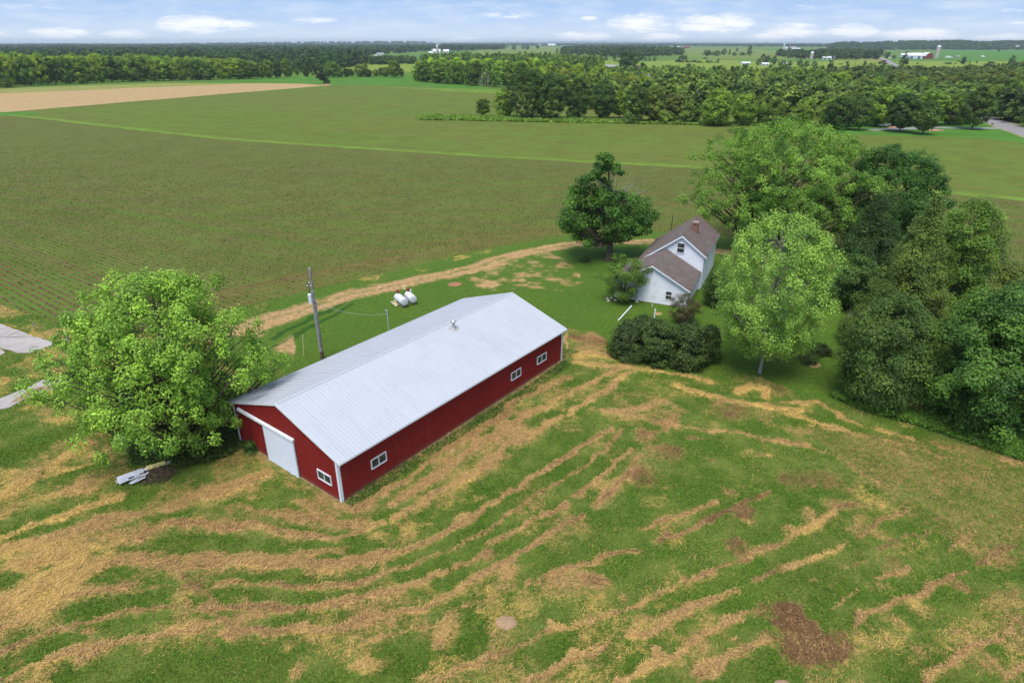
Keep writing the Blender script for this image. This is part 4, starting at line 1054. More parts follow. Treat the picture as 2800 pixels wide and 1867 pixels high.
def pole():
    B = G(882.5, 984); Y = B[1]; H = zat(735, Y)
    r = thing('utility_pole', 'grey weathered wooden utility pole with a white canister behind the red barn', 'utility pole', B)
    m = MB(); m.tube([(0, 0, -.3), (0, 0, 1.0), (-.02, 0, H*.5), (-.05, 0, H)], [.19, .18, .15, .105], 10); po = m.build('pole', M_greyw, r)
    g = MB(); g.tube([(0, 0, .02), (0, 0, .95)], [.197, .192], 10); g.build('butt_wrap', plain('butt_brown', (.12, .085, .06), .9, var=.3), po)
    zc = zat(816, Y)
    t = MB(); t.lathe([(.02, -.50), (.17, -.48), (.18, .42), (.13, .50), (.03, .53)], 14, (-.34, -.06, zc)); can = t.build('transformer', plain('pale_enamel', (.66, .67, .70), .4, var=.08), r)
    t = MB(); t.tube([(-.34, -.06, zc+.5), (-.34, -.06, zc+.78)], .05, 8); t.build('bushing', M_dark, can)
    for a_, b_, w_ in (((-.3, 0, zc+.25), (0, 0, zc+.25), .08), ((-.3, 0, zc-.3), (0, 0, zc-.3), .08), ((-.45, -.05, zat(784, Y)), (.1, -.05, zat(784, Y)), .08), ((-.45, -.05, zat(776, Y)), (.1, -.05, zat(776, Y)), .08), ((-.1, -.1, zat(830, Y)), (.3, -.1, zat(830, Y)+.1), .07)):
        br = MB(); br.bar(a_, b_, w_, .07); br.build('bracket', M_dark, r)
    for dx, z_ in ((-.44, zat(784, Y)+.12), (-.15, zat(784, Y)+.12), (-.02, H+.05), (-.25, zat(776, Y)+.14)):
        i = MB(); i.lathe([(.02, -.07), (.055, -.05), (.035, 0), (.055, .04), (.02, .08)], 8, (dx, -.05, z_)); i.build('insulator', plain('porcelain', (.6, .6, .6), .3), r)
    c = MB(); c.tube([(-.15, -.13, .9), (-.15, -.12, 2), (-.16, -.12, zc-.6)], .03, 6); c.tube([(.02, -.19, .95), (-.02, -.175, 1.8), (-.03, -.16, zc-1)], .018, 6); c.build('conduit', plain('conduit_grey', (.42, .43, .44), .5), r)
    sp = MB(); sp.tube([(.28, -.1, zat(830, Y)+.1), (.2, -.12, zat(833, Y)-.2), (.1, -.15, zat(845, Y))], .025, 6); sp.build('cable_loop', M_dark, r)
    a = Vector((B[0]+.3, B[1]-.1, zat(830, Y)+.1)); b = Vector(MAST_TOP); pts = []
    for k in range(17):
        t_ = k/16; q = a.lerp(b, t_); q.z -= .55*4*t_*(1-t_); pts.append(q)
    w = MB(); w.tube(pts, .012, 5); wo = w.build('service_wire', plain('wire_grey', (.34, .34, .33), .5)); tag(wo, 'thin sagging wire from the utility pole to the mast behind the barn roof', 'wire')
pole()

def simple_post(name, label, base, top_py, r, mat, lean=(0, 0), group=None, cap=None, cat='post'):
    H = zat(top_py, base[1]); o = thing(name, label, cat, base, 0, group)
    m = MB(); m.tube([(0, 0, -.2), (lean[0]*.5, lean[1]*.5, H*.5), (lean[0], lean[1], H)], [r, r*.95, r*.85], 8); m.build('shaft', mat, o)
    if cap: c = MB(); c.lathe([(r*1.2, 0), (r*1.2, .05), (.01, .07)], 8, (lean[0], lean[1], H)); c.build('post_cap', cap, o)
    return o
M_pale = plain('pale_stake', (.52, .50, .26), .8, var=.15)
simple_post('marker_stake', 'thin pale yellow wooden stake standing in the grass left of the utility pole', G(830, 974), 917, .045, M_pale, (.25, 0), cap=M_pale, cat='stake')
simple_post('fence_post', 'grey split wooden fence post beside the concrete pad and the big left tree', G(190, 934), 911, .13, M_greyw, (-.1, 0), 'old fence posts by the concrete', cap=M_greyw)
simple_post('fence_post', 'thin dark fence post in weeds behind the concrete pad', G(98, 902), 882, .06, M_greyw, (0, 0), 'old fence posts by the concrete', cap=M_greyw)
simple_post('white_post', 'short white post with flat cap standing between the house and the dark shrubs', G(1789, 872), 847, .085, M_whitet, cap=M_whitet)
simple_post('vent_stub', 'tiny white pipe sticking up at the foot of the house wing wall', G(1783, 840), 832, .04, M_whitet, cap=M_whitet, cat='pipe')
simple_post('iron_post', 'dark slender iron post at the field edge behind the house roof', G(1834, 640), 590, .07, M_dark, cap=M_dark)
def fence_wire():
    a, b = G(98, 902), G(190, 934); m = MB()
    za, zb = zat(888, a[1]), zat(918, b[1]); m.tube([(a[0], a[1], za), ((a[0]+b[0])/2, (a[1]+b[1])/2, (za+zb)/2-.1), (b[0], b[1], zb)], .014, 4)
    tag(m.build('fence_wire', M_dark), 'single dark wire strung between two old fence posts by the concrete', 'wire')
fence_wire()
def rail():
    P = G(1721, 860); r = thing('clothes_rail', 'leaning white board propped on a thin post beside the dark shrubs', 'rail', P)
    zt = zat(836, P[1]); A = G(1690, 879)-P
    m = MB(); m.bar((A[0], A[1], .12), (.18, .05, zt), .11, .06); m.build('board', M_whitet, r)
    m = MB(); m.tube([(0, 0, -.1), (.12, .05, zt-.08)], .035, 6); m.build('leg', M_greyw, r)
rail()

M_tank = plain('tank_enamel', (.66, .67, .72), .45, var=.06, scale=1.2, dirt=(.36, .24, .17, .55), dscale=1.6)
M_rust = plain('rusty_red', (.24, .055, .03), .7, var=.3)
def tank(n0, n1, r, label, extra):
    A = G(*n0, z=.78); B = G(*n1, z=.78); c = (A+B)/2; d = A-B; L = np.linalg.norm(d); rz = math.atan2(d[1], d[0])
    o = thing('fuel_tank', label, 'tank', (c[0], c[1], 0), rz, 'white fuel tanks behind the barn')
    Mx = Matrix.Translation((0, 0, .78)) @ Matrix.Rotation(PI/2, 4, 'Y')
    m = MB(); e = .05; m.lathe([(.02, -L/2-e), (r*.6, -L/2-e*.8), (r-.02, -L/2), (r, -L/2+.02), (r, L/2-.02), (r-.02, L/2), (r*.6, L/2+e*.8), (.02, L/2+e)], 28, M=Mx)
    body = m.build('tank_body', M_tank, o)
    for z_ in (-L/2+.02, L/2-.06):
        s = MB(); s.lathe([(r+.008, z_), (r+.008, z_+.04)], 28, M=Mx); s.build('weld_band', plain('band', (.45, .46, .5), .5), body)
    for x in (-L*.3, L*.3):
        g = MB(); g.box(x-.08, x+.08, -r*.8, r*.8, -.05, .36); g.build('saddle', M_wood, o)
    p = MB(); p.tube([(-L*.38, 0, .78+r-.02), (-L*.38, 0, .78+r+.18)], .05, 8); p.box(-L*.38-.14, -L*.38+.14, -.13, .13, .78+r+.16, .78+r+.46); p.lathe([(.13, -.05), (.13, .05)], 10, M=Matrix.Translation((-L*.38, -.16, .78+r+.32)) @ Matrix.Rotation(PI/2, 4, 'X'))
    pu = p.build('pump', M_rust, o)
    hs = MB(); hs.tube([(-L*.38-.1, .1, .78+r+.35), (-L*.38-.35, .25, .78+r+.2), (-L*.38-.4, .3, .7), (-L*.38-.3, .35, .3), (-L*.38-.2, .3, .75)], .025, 6); hs.build('hose', M_dark, pu)
    fc = MB(); fc.lathe([(.07, 0), (.07, .09), (.03, .11)], 10, (L*.2, 0, .78+r-.02)); fc.build('filler_cap', M_galv, body)
    if extra:
        b = MB(); b.box(-L/2-.25, -L/2+.05, -.55, -.2, .78+r+.22, .78+r+.62); b.build('nozzle_box', plain('cream_box', (.62, .55, .26), .6), o)
        b = MB(); b.tube([(-L/2-.1, -.35, .78), (-L/2-.1, -.38, .78+r+.25)], .03, 6); b.build('box_bracket', M_dark, o)
        g = MB(); g.lathe([(.03, 0), (.11, .04), (.11, .2), (.04, .26)], 10, (-L*.38-.05, .32, .78+r-.05)); g.build('filter_bowl', M_whitet, pu)
tank((1107, 826), (1087, 811), .46, 'larger white fuel tank with red pump, beside loose planks, nearest the utility pole', False)
tank((1130, 818.5), (1115.5, 805), .45, 'white fuel tank with red pump and cream nozzle box on its far end', True)
def planks():
    P = G(1078, 833); M1 = plain('bleached_plank', (.50, .44, .28), .9, var=.25, scale=5)
    for i, (a, b, w) in enumerate([((1070.5, 827.5), (1085, 840.5), .26), ((1077.5, 824), (1093, 836), .22), ((1079, 830), (1087, 836.5), .2)]):
        A, B = G(*a), G(*b); m = MB(); m.bar((A[0], A[1], .14), (B[0], B[1], .14), w, .05)
        o = m.build('wooden_plank', M1, bevel=.006); tag(o, ['longest bleached plank lying outermost left of the fuel tank', 'bleached plank lying close against the side of the fuel tank', 'short bleached plank between two longer ones beside the tank'][i], 'plank', 'loose planks beside the fuel tank')
planks()
def mound(name, label, px, rx, ry, h, mat, cat, seed):
    P = G(*px); m = MB(); rng = random.Random(seed); n = 18; o_ = len(m.v)
    rings = [(1.0, -.02), (.82, h*.3), (.55, h*.75), (.25, h)]
    for f, z in rings:
        for k in range(n):
            a = 2*PI*k/n; j = 1+rng.uniform(-.13, .13); m.v.append((rx*f*j*math.cos(a), ry*f*j*math.sin(a), z+rng.uniform(-.03, .03)*(z > 0)))
    for i in range(len(rings)-1):
        for k in range(n): m.f.append((i*n+k, i*n+(k+1) % n, (i+1)*n+(k+1) % n, (i+1)*n+k))
    m.f.append(tuple((len(rings)-1)*n+k for k in range(n)))
    o = m.build(name, mat, smooth=True); o.location = (P[0], P[1], .03); tag(o, label, cat); return o
M_redsoil = plain('red_soil', (.30, .145, .075), .95, var=.3, scale=5, bump=.5)
M_ant = plain('fine_tan_soil', (.36, .235, .14), .95, var=.3, scale=16, bump=.6)
mound('soil_mound', 'low mound of reddish bare soil in the lawn right of the fuel tanks', (1244, 778), .95, .8, .16, M_redsoil, 'mound', 1)
mound('ant_hill', 'round tan ant hill of bare soil in the mown hay field', (1382, 1703), .62, .52, .16, M_ant, 'ant hill', 2)
mound('rock', 'pale boulder at the bottom edge of the hay field below the dead brush', (2142, 1874), .45, .32, .16, M_ant, 'rock', 3)
mound('flat_stone', 'flat grey stone lying among cut hay near the long red barn wall', (1409, 1184), .32, .28, .12, plain('grey_slab', (.36, .33, .36), .9, var=.15), 'stone', 4)
for i, (x, y, lab) in enumerate([(1661, 818, 'white stone at the left edge of the small leafy tree by the house'), (1664, 824, 'small pale stone lowest of those under the leafy tree by the house'), (1672, 816, 'pale stone half hidden under the leafy tree by the house'), (1682, 822, 'brownish stone among leaves under the small tree by the house'), (1741, 826, 'yellowish stone at the foot of the white house wing wall')]):
    mound('rock', lab, (x, y), .22, .2, .2, plain('pale_stone', (.5, .45, .36), .9, var=.2), 'stone', 10+i)

def scrap():
    k = .10204; q = lambda x, y: (280+x*k, 1220+y*k)
    def board(a, b, w, th, z, mat, label, name, group, tilt=0.0):
        A, B = G(*q(*a), z=z), G(*q(*b), z=z+tilt); m = MB(); m.bar(A, B, w, th); o = m.build(name, mat, bevel=.004); tag(o, label, 'scrap board' if 'board' in name else 'metal strip', group)
    Mw = plain('scrap_white', (.62, .63, .72), .5, var=.12, scale=2, dirt=(.3, .25, .2, .5)); My = plain('scrap_foam', (.62, .55, .24), .9, var=.15, scale=6, bump=.4); Mt = plain('torn_edge', (.33, .29, .25), .9, var=.3)
    gp = 'scrap boards under the left tree'
    board((400,890), (1090,640), .62, .05, .22, Mw, 'wide white scrap board lying at the left of the scrap heap', 'scrap_board', gp)
    board((360,960), (470,925), .40, .09, .14, Mt, 'brown torn end piece at the far left of the scrap heap', 'scrap_board', gp)
    board((430,985), (700,865), .40, .04, .28, Mw, 'short white board lying on top of the wide board in the scrap heap', 'scrap_board', gp)
    board((1180,590), (1690,440), .50, .09, .30, My, 'pale yellow foam board with ragged edges on the brush heap', 'foam_board', gp)
    board((1100,620), (1230,600), .30, .05, .28, Mw, 'small white piece between the white board and the yellow foam board', 'scrap_board', gp)
    board((1700,450), (1830,420), .46, .07, .28, Mt, 'grey block at the right end of the yellow foam board', 'scrap_board', gp)
    for i, (a, b, lab) in enumerate([((720,990), (1140,760), 'bent white metal strip nearest the hay in the scrap heap'), ((760,1005), (1160,815), 'outermost lower white metal strip of the scrap heap'), ((720,900), (1130,730), 'white metal strip along the middle of the scrap heap'), ((1120,780), (1230,690), 'short white metal strip reaching the brush heap'), ((860,800), (1000,755), 'upper thin white metal strip beside the dark hole in the scrap')]):
        board(a, b, .12, .03, .22+.03*i, Mw, lab, 'metal_strip', 'white metal strips in the scrap heap', tilt=.1)
    # brush heap of dry twigs
    rng = np.random.default_rng(4); c = G(*q(1480, 800)); m = MB()
    for i in range(420):
        a = rng.random()*2*PI; rr = 1.25*math.sqrt(rng.random()); p = Vector((c[0]+rr*math.cos(a)*1.0, c[1]+rr*math.sin(a)*.75, .05+(.55-.35*rr)*rng.random()))
        d = Vector((rng.normal(), rng.normal(), .45*rng.normal())).normalized()*(.15+.35*rng.random()); m.tube([p-d, p, p+d*.8+Vector((0, 0, .05))], [.012, .010, .005], 3, False)
    tag(m.build('brush_heap', plain('dry_twigs', (.13, .085, .06), .95, var=.4, scale=5)), 'heap of dark dry twigs at the right end of the white scrap boards', 'brush heap')
    A, B = G(560, 1193), G(655, 1142); m = MB(); m.tube([(A[0], A[1], .14), ((A[0]+B[0])/2, (A[1]+B[1])/2+.1, .2), (B[0], B[1], .22)], [.17, .15, .13], 9)
    lg = m.build('log', M_wood); tag(lg, 'old brown log lying in weeds beside the left end of the red barn', 'log')
    P = G(472, 1089); m = MB(); m.prism([(P[0]-.45, P[1]-.2, .35), (P[0]+.4, P[1]-.3, .4), (P[0]+.5, P[1]+.25, .55), (P[0]-.1, P[1]+.35, .6), (P[0]-.5, P[1]+.2, .5)], (.02, .02, .06)); m.box(P[0]-.3, P[0]+.3, P[1]-.1, P[1]+.2, 0, .36)
    tag(m.build('metal_sheet', Mw, bevel=.01), 'bent white metal sheet glimpsed through the leaves of the big left tree', 'metal sheet')
scrap()

def mailbox():
    P = G(2711, 347); H = zat(337.5, P[1]); o = thing('mailbox', 'dark mailbox on a wooden post where the driveway meets the road', 'mailbox', P)
    m = MB(); m.box(-.07, .07, -.07, .07, -.2, H-.3); m.build('post', M_wood, o)
    m = MB(); m.prism([(-.35, -.16, H-.3), (-.35, .16, H-.3), (-.35, .16, H-.08), (-.35, .08, H+.02), (-.35, -.08, H+.02), (-.35, -.16, H-.08)], (.8, 0, 0)); m.build('box', M_dark, o)
    m = MB(); m.bar((-.05, -.05, H-.9), (.35, -.05, H-.35), .07, .07); m.build('brace', M_wood, o)
mailbox()
for px, w, lab in [((2447, 349), (3.0, 1.6), 'tan mulch bed beside the trunk of the large dark maple by the driveway'), ((2545, 357), (4.6, 1.7), 'reddish mulch bed around the young maple nearest the field by the driveway')]:
    mound('mulch_bed', lab, px, w[0], w[1], .35, plain('mulch', (.38, .20, .13), .95, var=.3, scale=2), 'flower bed', int(px[0]))

# ------------------------------------------------------------------ far farm buildings and vehicles
M_wfar = plain('far_white', (.72, .73, .76), .6, var=.05); M_gfar = plain('far_grey_roof', (.30, .29, .29), .8, var=.1); M_brn = plain('far_brown', (.20, .14, .11), .8, var=.2); M_redb = plain('far_red', (.20, .03, .025), .7, var=.15)
M_silo = plain('silo_staves', (.42, .38, .34), .8, var=.15, scale=.6); M_silow = plain('silo_pale', (.6, .6, .62), .6, var=.1, scale=.5); M_win = plain('far_window', (.05, .055, .06), .3)
def gable(name, label, px, py, w_px, h_px, wall, roof, cat='building', deep=.5, rise=.45, rz=0.0, doors=1, gambrel=False, group=None):
    P = G(px, py); s = mpp(P); w = w_px*s; Ht = max(2.5, zat(py-h_px, P[1])); d = max(5.0, w*deep); hw = Ht*(1-rise); rs = Ht*rise
    o = thing(name, label, cat, (P[0], P[1]+d/2, 0), rz, group)
    m = MB(); m.box(-w/2, w/2, -d/2, d/2, -.2, hw)
    if gambrel:
        g = [(-w/2, hw), (-w*.36, hw+rs*.62), (0, hw+rs), (w*.36, hw+rs*.62), (w/2, hw)]
        m.prism([(x, -d/2, z) for x, z in g], (0, d, 0)); m.build('wall', wall, o)
        r = MB()
        for (a, b), (c, e) in zip(g[:-1], g[1:]): r.prism([(a*1.05, -d/2-.3, b+.03), (c*1.05, -d/2-.3, e+.03), (c*1.05, -d/2-.3, e+.25), (a*1.05, -d/2-.3, b+.25)], (0, d+.6, 0))
        r.build('roof', roof, o)
    else:
        for x in (-w/2, w/2-.05): m.prism([(x, -d/2, hw), (x, d/2, hw), (x, 0, hw+rs)], (.05, 0, 0))
        m.build('wall', wall, o)
        r = MB()
        for sg in (-1, 1): r.prism([(-w/2-.4, sg*(d/2+.5), hw-.1), (-w/2-.4, 0, hw+rs), (-w/2-.4, 0, hw+rs+.2), (-w/2-.4, sg*(d/2+.5), hw+.1)], (w+.8, 0, 0))
        r.build('roof', roof, o)
    for k in range(doors):
        x = -w/2+w*(k+.5)/max(doors, 1); dd = MB(); dd.box(x-w*.08, x+w*.08, -d/2-.06, -d/2-.02, .1, hw*.7); dd.build('door' if k == 0 else 'window', M_win, o)
    return o
def silo(label, px, py, w_px, h_px, mat, group='silos on the far farms'):
    P = G(px, py); r = w_px*mpp(P)/2; H = zat(py-h_px, P[1]); o = thing('silo', label, 'silo', P, 0, group)
    m = MB(); m.lathe([(r, -.2), (r, H-r)], 18); m.build('shaft', mat, o)
    m = MB(); m.lathe([(r*1.02, H-r), (r*.9, H-r*.5), (r*.55, H-r*.12), (r*.1, H)], 18); m.build('dome', M_silow, o)
    m = MB(); m.box(-r*.2, r*.2, -r-.35, -r+.05, 0, H-r*1.1); m.build('chute', mat, o)
gable('house', 'low white house with grey roof at the edge of the far bright green field', 1040, 153, 19, 8, M_wfar, M_gfar, 'house', doors=2)
gable('shed', 'tiny white shed left of the low white house far away', 1027, 154, 5, 3, M_wfar, M_wfar, 'shed')
gable('barn', 'white barn with bright roof below the domed silo, left of its twin', 1194, 147, 20, 12, M_wfar, M_wfar, 'barn', doors=2); gable('barn', 'white barn right of the domed silo on the far left farm', 1220, 145, 15, 9, M_wfar, M_wfar, 'barn', doors=2)
gable('shed', 'low white lean-to at the left end of the far farm with the domed silo', 1178, 148, 11, 6, M_wfar, M_wfar, 'shed')
silo('brown stave silo with white dome above the far white barns', 1196, 147, 6, 23, M_silo)
gable('barn', 'long white barn on the horizon right of a smaller white building', 1507, 126.5, 24, 6, M_wfar, M_wfar, 'barn', doors=3); gable('shed', 'small white building on the horizon left of the long white barn', 1474, 126, 15, 4, M_wfar, M_wfar, 'shed')
silo('reddish silo beside the long white barn on the horizon', 1496, 127, 3.5, 11, M_redb)
gable('house', 'long low brown house with grey roof left of the big tree in the middle distance', 1670, 190, 34, 12, M_brn, M_gfar, 'house', doors=3)
gable('house', 'low brown and tan building right of the big tree in the middle distance', 1742, 190, 30, 10, M_brn, plain('tan_roof', (.35, .25, .19), .8), 'house', doors=3)
gable('shed', 'small tan shed hidden under the big tree in the middle distance', 1705, 190, 12, 6, plain('tan_wall', (.4, .33, .25), .8), M_brn, 'shed')
gable('barn', 'dark red barn on the far horizon beside a pale shed', 1878, 133, 15, 6, M_redb, M_redb, 'barn'); gable('shed', 'pale grey shed left of the dark red barn on the horizon', 1852, 132.5, 13, 4, M_silow, M_wfar, 'shed')
gable('house', 'small white house standing alone in the far yellow green field', 2040, 178, 22, 8, M_wfar, M_silow, 'house', doors=3)
gable('house', 'white house beside the dark trees at the edge of the far field', 2093, 180, 18, 8, M_wfar, M_silow, 'house', doors=2); gable('shed', 'white shed half hidden behind small dark trees', 2147, 180, 10, 8, M_wfar, M_silow, 'shed')
silo('grey silo with pale dome standing alone among trees left of the road', 2218, 163, 9, 22, M_silo)
gable('barn', 'long white shed with pale roof left of the dark woods by the road', 2267, 163, 34, 8, M_wfar, M_silow, 'barn', deep=.4, doors=3)
gable('barn', 'distant red barn at the far farm with a tall white silo', 2168, 135, 18, 7, M_redb, M_gfar, 'barn'); gable('barn', 'white barn right of the distant red barn', 2178, 136, 22, 4, M_wfar, M_wfar, 'barn', doors=2); gable('shed', 'low white shed right end of the distant red farm', 2150, 135, 6, 6, M_silow, M_silow, 'shed')
silo('tall white silo at the distant red farm near the horizon', 2143, 136, 4, 16, M_silow)
gable('barn', 'big white machine shed with metal roof left of the red gambrel barn', 2502, 161.5, 40, 16, plain('shed_blue', (.55, .6, .66), .5), M_wfar, 'barn', deep=.5, doors=2); gable('shed', 'low white wing left of the big white machine shed', 2478, 157, 26, 10, M_wfar, M_wfar, 'shed')
gable('barn', 'red gambrel barn with white roof beside the tall stave silo', 2540, 161.5, 20, 17, M_redb, M_wfar, 'barn', deep=1.3, gambrel=True, rise=.6)
silo('tall brown stave silo beside the red gambrel barn', 2560, 160, 10, 36, M_silo)
gable('house', 'dark roofed house at the right edge on the far wooded ridge', 2790, 136, 34, 12, M_brn, M_gfar, 'house', doors=3)
gable('shed', 'small grey shed in the pasture right of the red gambrel barn', 2620, 158, 9, 5, M_silo, M_gfar, 'shed')

def vehicle(name, label, cat, px, py, L, W, H, col, rz, cab=.35, box=True):
    P = G(px, py); o = thing(name, label, cat, P, rz)
    mt = plain('paint_'+name+str(px), col, .35, var=.03); m = MB()
    m.box(-L/2, L/2, -W/2, W/2, .4, .4+H*.42); ob = m.build('body', mt, o, bevel=.08)
    m = MB(); z0 = .4+H*.42
    a, b = (-L/2+.1, L*.18) if box else (-L*.28, L*.25)
    m.prism([(a, -W/2+.08, z0), (b, -W/2+.08, z0), (b-H*.22, -W/2+.12, H), (a+(.05 if box else H*.25), -W/2+.12, H)], (0, W-.2, 0)); m.build('cabin', mt, o)
    m = MB(); m.prism([(b+.01, -W/2+.2, z0+.05), (b+.03, -W/2+.2, z0+.05), (b-H*.2+.04, -W/2+.2, H-.1), (b-H*.2, -W/2+.2, H-.1)], (0, W-.4, 0)); m.build('windscreen', M_glass, o)
    for sx in (-.31, .31):
        for sy in (-1, 1):
            m = MB(); m.lathe([(.12, -.1), (.34, -.1), (.34, .1), (.12, .1)], 14, M=Matrix.Translation((L*sx, sy*(W/2-.08), .34)) @ Matrix.Rotation(PI/2, 4, 'X')); m.build('wheel', M_dark, o)
vehicle('truck', 'white pickup truck in the far green field right of the farm', 'truck', 2687, 157, 8, 2.8, 3.4, (.7, .7, .72), .1)
vehicle('trailer', 'long white trailer parked right of the tall brown silo', 'trailer', 2594, 159, 13, 3, 3.6, (.7, .7, .72), 0)
vehicle('van', 'white van at the roadside where the far road enters the woods', 'van', 2433, 161, 6, 2.4, 2.8, (.72, .72, .74), .4)
vehicle('car', 'white car half hidden beneath the trees left of the large maple', 'car', 2416, 347, 4.6, 1.8, 1.6, (.7, .72, .75), .3, box=False)

# ------------------------------------------------------------------ trees
def mat_foliage():
    m = bpy.data.materials.new('foliage'); m.use_nodes = True; nt = NT(m.node_tree); bs = nt.n['Principled BSDF']
    oi = nt.n.new('ShaderNodeObjectInfo'); t = nt.attr('tint')
    dk = nt.mix(1.0, oi.outputs['Color'], (0.40, 0.46, 0.45), 'MULTIPLY'); lt = nt.mix(1.0, oi.outputs['Color'], (1.85, 1.60, 1.25), 'MULTIPLY')
    c = nt.mix(t, dk, lt)
    nt.l.new(c, bs.inputs['Base Color']); bs.inputs['Roughness'].default_value = .55; bs.inputs['Specular IOR Level'].default_value = .25
    tr = nt.n.new('ShaderNodeBsdfTranslucent'); nt.l.new(nt.mix(1.0, c, (1.15, 1.25, .7), 'MULTIPLY'), tr.inputs['Color'])
    mx = nt.n.new('ShaderNodeMixShader'); mx.inputs[0].default_value = .28
    out = nt.n['Material Output']; nt.l.new(bs.outputs[0], mx.inputs[1]); nt.l.new(tr.outputs[0], mx.inputs[2]); nt.l.new(mx.outputs[0], out.inputs['Surface'])
    return m
M_leaf = mat_foliage()
M_bark = plain('bark', (.105, .080, .060), .95, var=.35, scale=7, bump=.5)
M_barkg = plain('grey_bark', (.26, .24, .22), .95, var=.25, scale=7, bump=.4)
M_barkw = plain('white_bark', (.52, .50, .46), .9, var=.15, scale=3)

def env_round(p=.45, q=2.0):
    def f(t):
        t = np.asarray(t, float)
        lo = np.sqrt(np.clip(1-np.abs((p-t)/p)**2, 0, 1)); hi = np.clip(1-np.abs((t-p)/(1-p))**q, 0, 1)**.5
        return np.where(t < p, lo*.85+.15*(t > 0), hi)
    return f
def env_cone(k=.85, tip=.04):
    return lambda t: np.clip(np.minimum(1, np.asarray(t)/.10+.55)*((1-np.asarray(t))**k)+tip, 0, 1)
def env_dome(): return lambda t: np.sqrt(np.clip(1-np.asarray(t, float)**2.2, 0, 1))

def crown(rng, Rr, z0, z1, env, ncl, clr, nl, leaf, lump=.22, flat=.75, droop=0.0, asp=.55, inner=.3, squash=(1, 1), topw=1.0, lean=(0, 0), tv=1.0):
    """Leaf quads gathered into sprays through the volume of a crown. Returns vertices, quads, tints and the spray centres."""
    ph = rng.random((6, 3))*2*PI; am = rng.normal(0, lump/2.2, 6); kk = np.array([2, 3, 3, 4, 5, 7]); kz = rng.uniform(1, 7, 6)
    C = []; W = []
    while len(C) < ncl:
        t = rng.random()**topw; e = float(env(t))
        if rng.random() > e*1.05+.08: continue
        a = rng.random()*2*PI
        g = 1+sum(am[i]*math.sin(kk[i]*a+ph[i, 0]+kz[i]*t*3) for i in range(6))
        u = inner+(1-inner)*rng.random()**.45
        r = Rr*e*u*g
        C.append((r*math.cos(a)*squash[0]+lean[0]*t, r*math.sin(a)*squash[1]+lean[1]*t, z0+(z1-z0)*t*(1-.0*rng.random())))
        W.append(.7+.6*rng.random())
    C = np.array(C); W = np.array(W)
    N = ncl*nl; ci = np.repeat(np.arange(ncl), nl)
    d = rng.normal(size=(N, 3)); d /= np.linalg.norm(d, axis=1)[:, None]
    rad = clr*W[ci]*rng.random(N)**.40
    P = C[ci]+d*rad[:, None]*np.array([1, 1, flat]); P[:, 2] -= droop*rad*np.hypot(d[:, 0], d[:, 1])
    ctr = np.array([lean[0]*.5, lean[1]*.5, z0+(z1-z0)*.42])
    o = C[ci]-ctr; o /= np.linalg.norm(o, axis=1)[:, None]+1e-6
    n = d*.65+o*.45+np.array([0, 0, .45])+rng.normal(0, .35, (N, 3)); n /= np.linalg.norm(n, axis=1)[:, None]
    r2 = rng.normal(size=(N, 3)); r2[:, 2] -= droop*1.5; t1 = r2-n*(r2*n).sum(1)[:, None]; t1 /= np.linalg.norm(t1, axis=1)[:, None]+1e-6; t2 = np.cross(n, t1)
    s = leaf*(.65+.7*rng.random(N))
    a, b = t1*(s*.5)[:, None], t2*(s*.5*asp)[:, None]
    V = np.stack([P-a, P+b-a*.1, P+a, P-b-a*.1], 1).reshape(-1, 3)
    F = np.arange(4*N).reshape(-1, 4)
    tint = np.clip(.38+tv*rng.normal(0, .20, ncl)[ci]+rng.normal(0, .17, N), 0, 1)
    V[:, 2] = np.maximum(V[:, 2], .05)
    return V, F, tint, C

def limbs(mb, rng, C, trunk_top, r0, zb, frac=1.0, bend=.15, stems=None, sides=5, rmin=.03):
    """Curved limbs from the trunk (or several stems) out to the sprays."""
    for c in C:
        if rng.random() > frac: continue
        st = stems[rng.integers(len(stems))] if stems else None
        zc = c[2]; h = np.hypot(c[0], c[1])
        za = float(np.clip(zc-h*(.55+.4*rng.random()), zb, trunk_top))
        f = za/trunk_top
        bx, by = (st[0]*f, st[1]*f) if st else (0, 0)
        a = np.array([bx, by, za]); m = a*.5+c*.5+np.array([0, 0, -.10*h])+rng.normal(0, bend*.5*max(h, .5)*.3, 3)
        r = max(rmin, r0*(1-f)*.5)
        pts = [a, a*.55+m*.45+(0, 0, -.03*h), m, m*.45+c*.55+(0, 0, .03*h), c]
        mb.tube(pts, [r, r*.8, r*.6, r*.42, r*.2], sides, False)

ALLTREES = []
def tree_thing(name, label, cat, base, vf, tints, col, trunk_mb, bark, group=None, rz=0.0):
    o = thing(name, label, cat, (base[0], base[1], 0), rz, group)
    trunk_mb.build('trunk', bark, o, smooth=True)
    c = obj_np('crown', vf[0], vf[1], M_leaf, o, attrs={'tint': ('FLOAT', 'FACE', tints)})
    c.color = (*col, 1)
    return o

